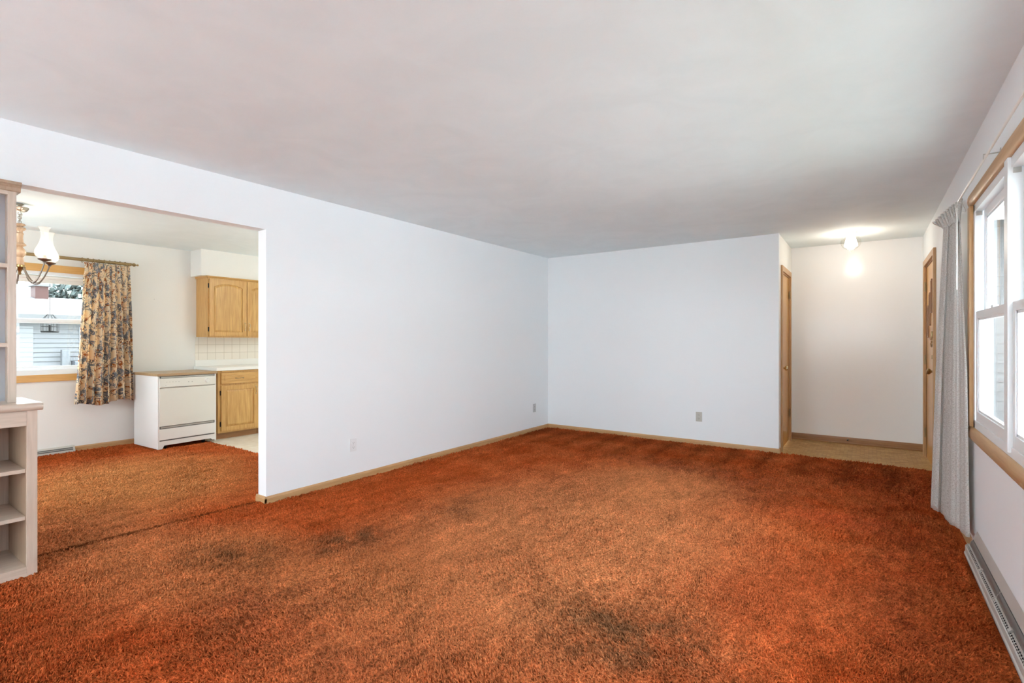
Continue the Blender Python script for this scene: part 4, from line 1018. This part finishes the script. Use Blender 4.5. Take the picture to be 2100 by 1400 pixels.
# feeder hanging outside the dining window
bf = thing('bird_feeder', 'round wire bird feeder hanging outside the dining window', 'bird feeder', (-8.0, 1.79, 1.34))
bm = bmesh.new(); lathe(bm, [(0, 0), (.078, 0), (.084, .008), (.084, .020), (.078, .012), (0, .010)], seg=24); obj('tray', bm, m_weath, bf, True)
bm = bmesh.new()
for k in range(10):
    a = k*PI/5; tube(bm, [(.08*math.cos(a), .08*math.sin(a), .015), (.08*math.cos(a), .08*math.sin(a), .15), (.02*math.cos(a), .02*math.sin(a), .22)], .0022, 5)
for zz in (.07, .15):
    tube(bm, [(.08*math.cos(q*PI/8), .08*math.sin(q*PI/8), zz) for q in range(17)], .0022, 5, False)
tube(bm, [(0, 0, .22), (0, 0, 1.085), (.30, 0, 1.085), (.555, 0, 1.085)], .003, 5); tube(bm, [(0, 0, .015), (0, 0, .09)], .012, 8)
obj('cage', bm, m_weath, bf, True)

# ------------------------------------------------------------------ carpet pile: bent yarn ends standing in the carpet
def pile():
    rng = np.random.default_rng(7)
    PX, PY, PR = [], [], []
    for r0, r1, d, rad in ((0, 3.3, .0066, .0031), (3.3, 4.9, .0092, .0042), (4.9, 9.2, .0135, .0058)):
        xs = np.arange(XD+.05, XR-.05, d); ys = np.arange(.0, YB+.03, d)
        gx, gy = np.meshgrid(xs, ys); gx = gx.ravel(); gy = gy.ravel(); rr = np.hypot(gx, gy)
        living = gx > XL-.02
        k = (rr >= r0) & (rr < r1) & (living | (gy < 2.96)) & (gx*-.25+gy*.97 > 0) & (living | (gx < XL-WT-.015) | ((gy > OPY0) & (gy < OPY1-.03)))
        k &= ~((gx > XR-.07) & (gy < 3.9)) & ~((gx < XL+.015) & (gx > XL-WT-.1) & ((gy > OPY1-.025) | (gy < .8))) & ~((gx < BF+.004) & (gx > BK-.02) & (gy < BY1+.004)) & ~((gy > YB-.016) & (gx < XC+.02))
        k &= ~((gx < XD+.70) & (gy > 2.36))
        gx = gx[k]+rng.uniform(-.45, .45, k.sum())*d; gy = gy[k]+rng.uniform(-.45, .45, k.sum())*d
        PX.append(gx); PY.append(gy); PR.append(np.full(gx.size, rad))
    x = np.concatenate(PX); y = np.concatenate(PY); r = np.concatenate(PR); n = x.size
    # slowly varying lean of the brushed pile, clumping of the yarns, plus a random part
    ang = 1.1*np.sin(x*1.7+.6*y)+.9*np.sin(y*2.3-x*.8)+1.3*np.sin(x*.9-y*.5)+rng.normal(0, .8, n)
    lean = .50+.25*np.sin(x*3.1+y*2.2)+rng.uniform(-.35, .45, n)
    cs = .023; jx = rng.uniform(.1, .9, (1024, 1024, 2))
    best = np.full(n, 9.); bdx = np.zeros(n); bdy = np.zeros(n); ch = np.zeros(n)
    ix0 = np.floor(x/cs).astype(int); iy0 = np.floor(y/cs).astype(int); hh = rng.uniform(.45, 1.25, (1024, 1024))
    for a in (-1, 0, 1):
        for b in (-1, 0, 1):
            ix = ix0+a; iy = iy0+b; J = jx[ix % 1024, iy % 1024]
            ex = (ix+J[:, 0])*cs-x; ey = (iy+J[:, 1])*cs-y; dd = np.hypot(ex, ey); q = dd < best
            best[q] = dd[q]; bdx[q] = ex[q]; bdy[q] = ey[q]; ch[q] = hh[ix % 1024, iy % 1024][q]
    h = (.0125+.004*np.sin(x*5+3*y)*np.sin(y*6-2*x))*rng.uniform(.75, 1.2, n)*np.sqrt(r/.0032)*ch
    dx, dy = np.cos(ang)+bdx/h*1.35, np.sin(ang)+bdy/h*1.35
    ds = np.abs(x-(-3.86+.045*(y-.8))); h = np.where((ds < .007) & (y < 2.1), h*.3, h)
    co = np.zeros((n, 7, 3), np.float32)
    ph = rng.uniform(0, 2*np.pi, n)
    for k in range(3):
        a = ph+k*2*np.pi/3
        co[:, k, 0] = x+r*np.cos(a); co[:, k, 1] = y+r*np.sin(a); co[:, k, 2] = -.001
        co[:, 3+k, 0] = x+.85*r*np.cos(a)+dx*lean*h*.45; co[:, 3+k, 1] = y+.85*r*np.sin(a)+dy*lean*h*.45; co[:, 3+k, 2] = h*.62
    co[:, 6, 0] = x+dx*lean*h; co[:, 6, 1] = y+dy*lean*h; co[:, 6, 2] = h
    dseam = np.abs(x-(-3.86+.045*(y-.8))); co[:, :, 2] += (np.where((y > .3) & (y < 2.1), .014*np.exp(-(dseam/.05)**2), 0))[:, None]
    tris = []
    for k in range(3):
        q = (k+1) % 3; tris += [(k, q, 3+q), (k, 3+q, 3+k), (3+k, 3+q, 6)]
    T = (np.array(tris, np.int64)[None]+np.arange(n)[:, None, None]*7).reshape(-1, 3)
    me = bpy.data.meshes.new('carpet_pile'); me.vertices.add(n*7); me.vertices.foreach_set('co', co.ravel())
    me.loops.add(T.size); me.loops.foreach_set('vertex_index', T.ravel().astype(np.int32))
    me.polygons.add(len(T)); me.polygons.foreach_set('loop_start', (np.arange(len(T))*3).astype(np.int32))
    me.polygons.foreach_set('use_smooth', np.ones(len(T), bool))
    me.update(calc_edges=True); me.materials.append(m_pile)
    o = bpy.data.objects.new('carpet_pile', me); C.objects.link(o)
    o['kind'] = 'stuff'; o.parent = carpet
    print('tufts', n)
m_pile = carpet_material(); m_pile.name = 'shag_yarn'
for l in list(m_pile.node_tree.links):
    if l.to_socket.name == 'Normal' and l.to_node.type == 'BSDF_PRINCIPLED': m_pile.node_tree.links.remove(l)
pile()
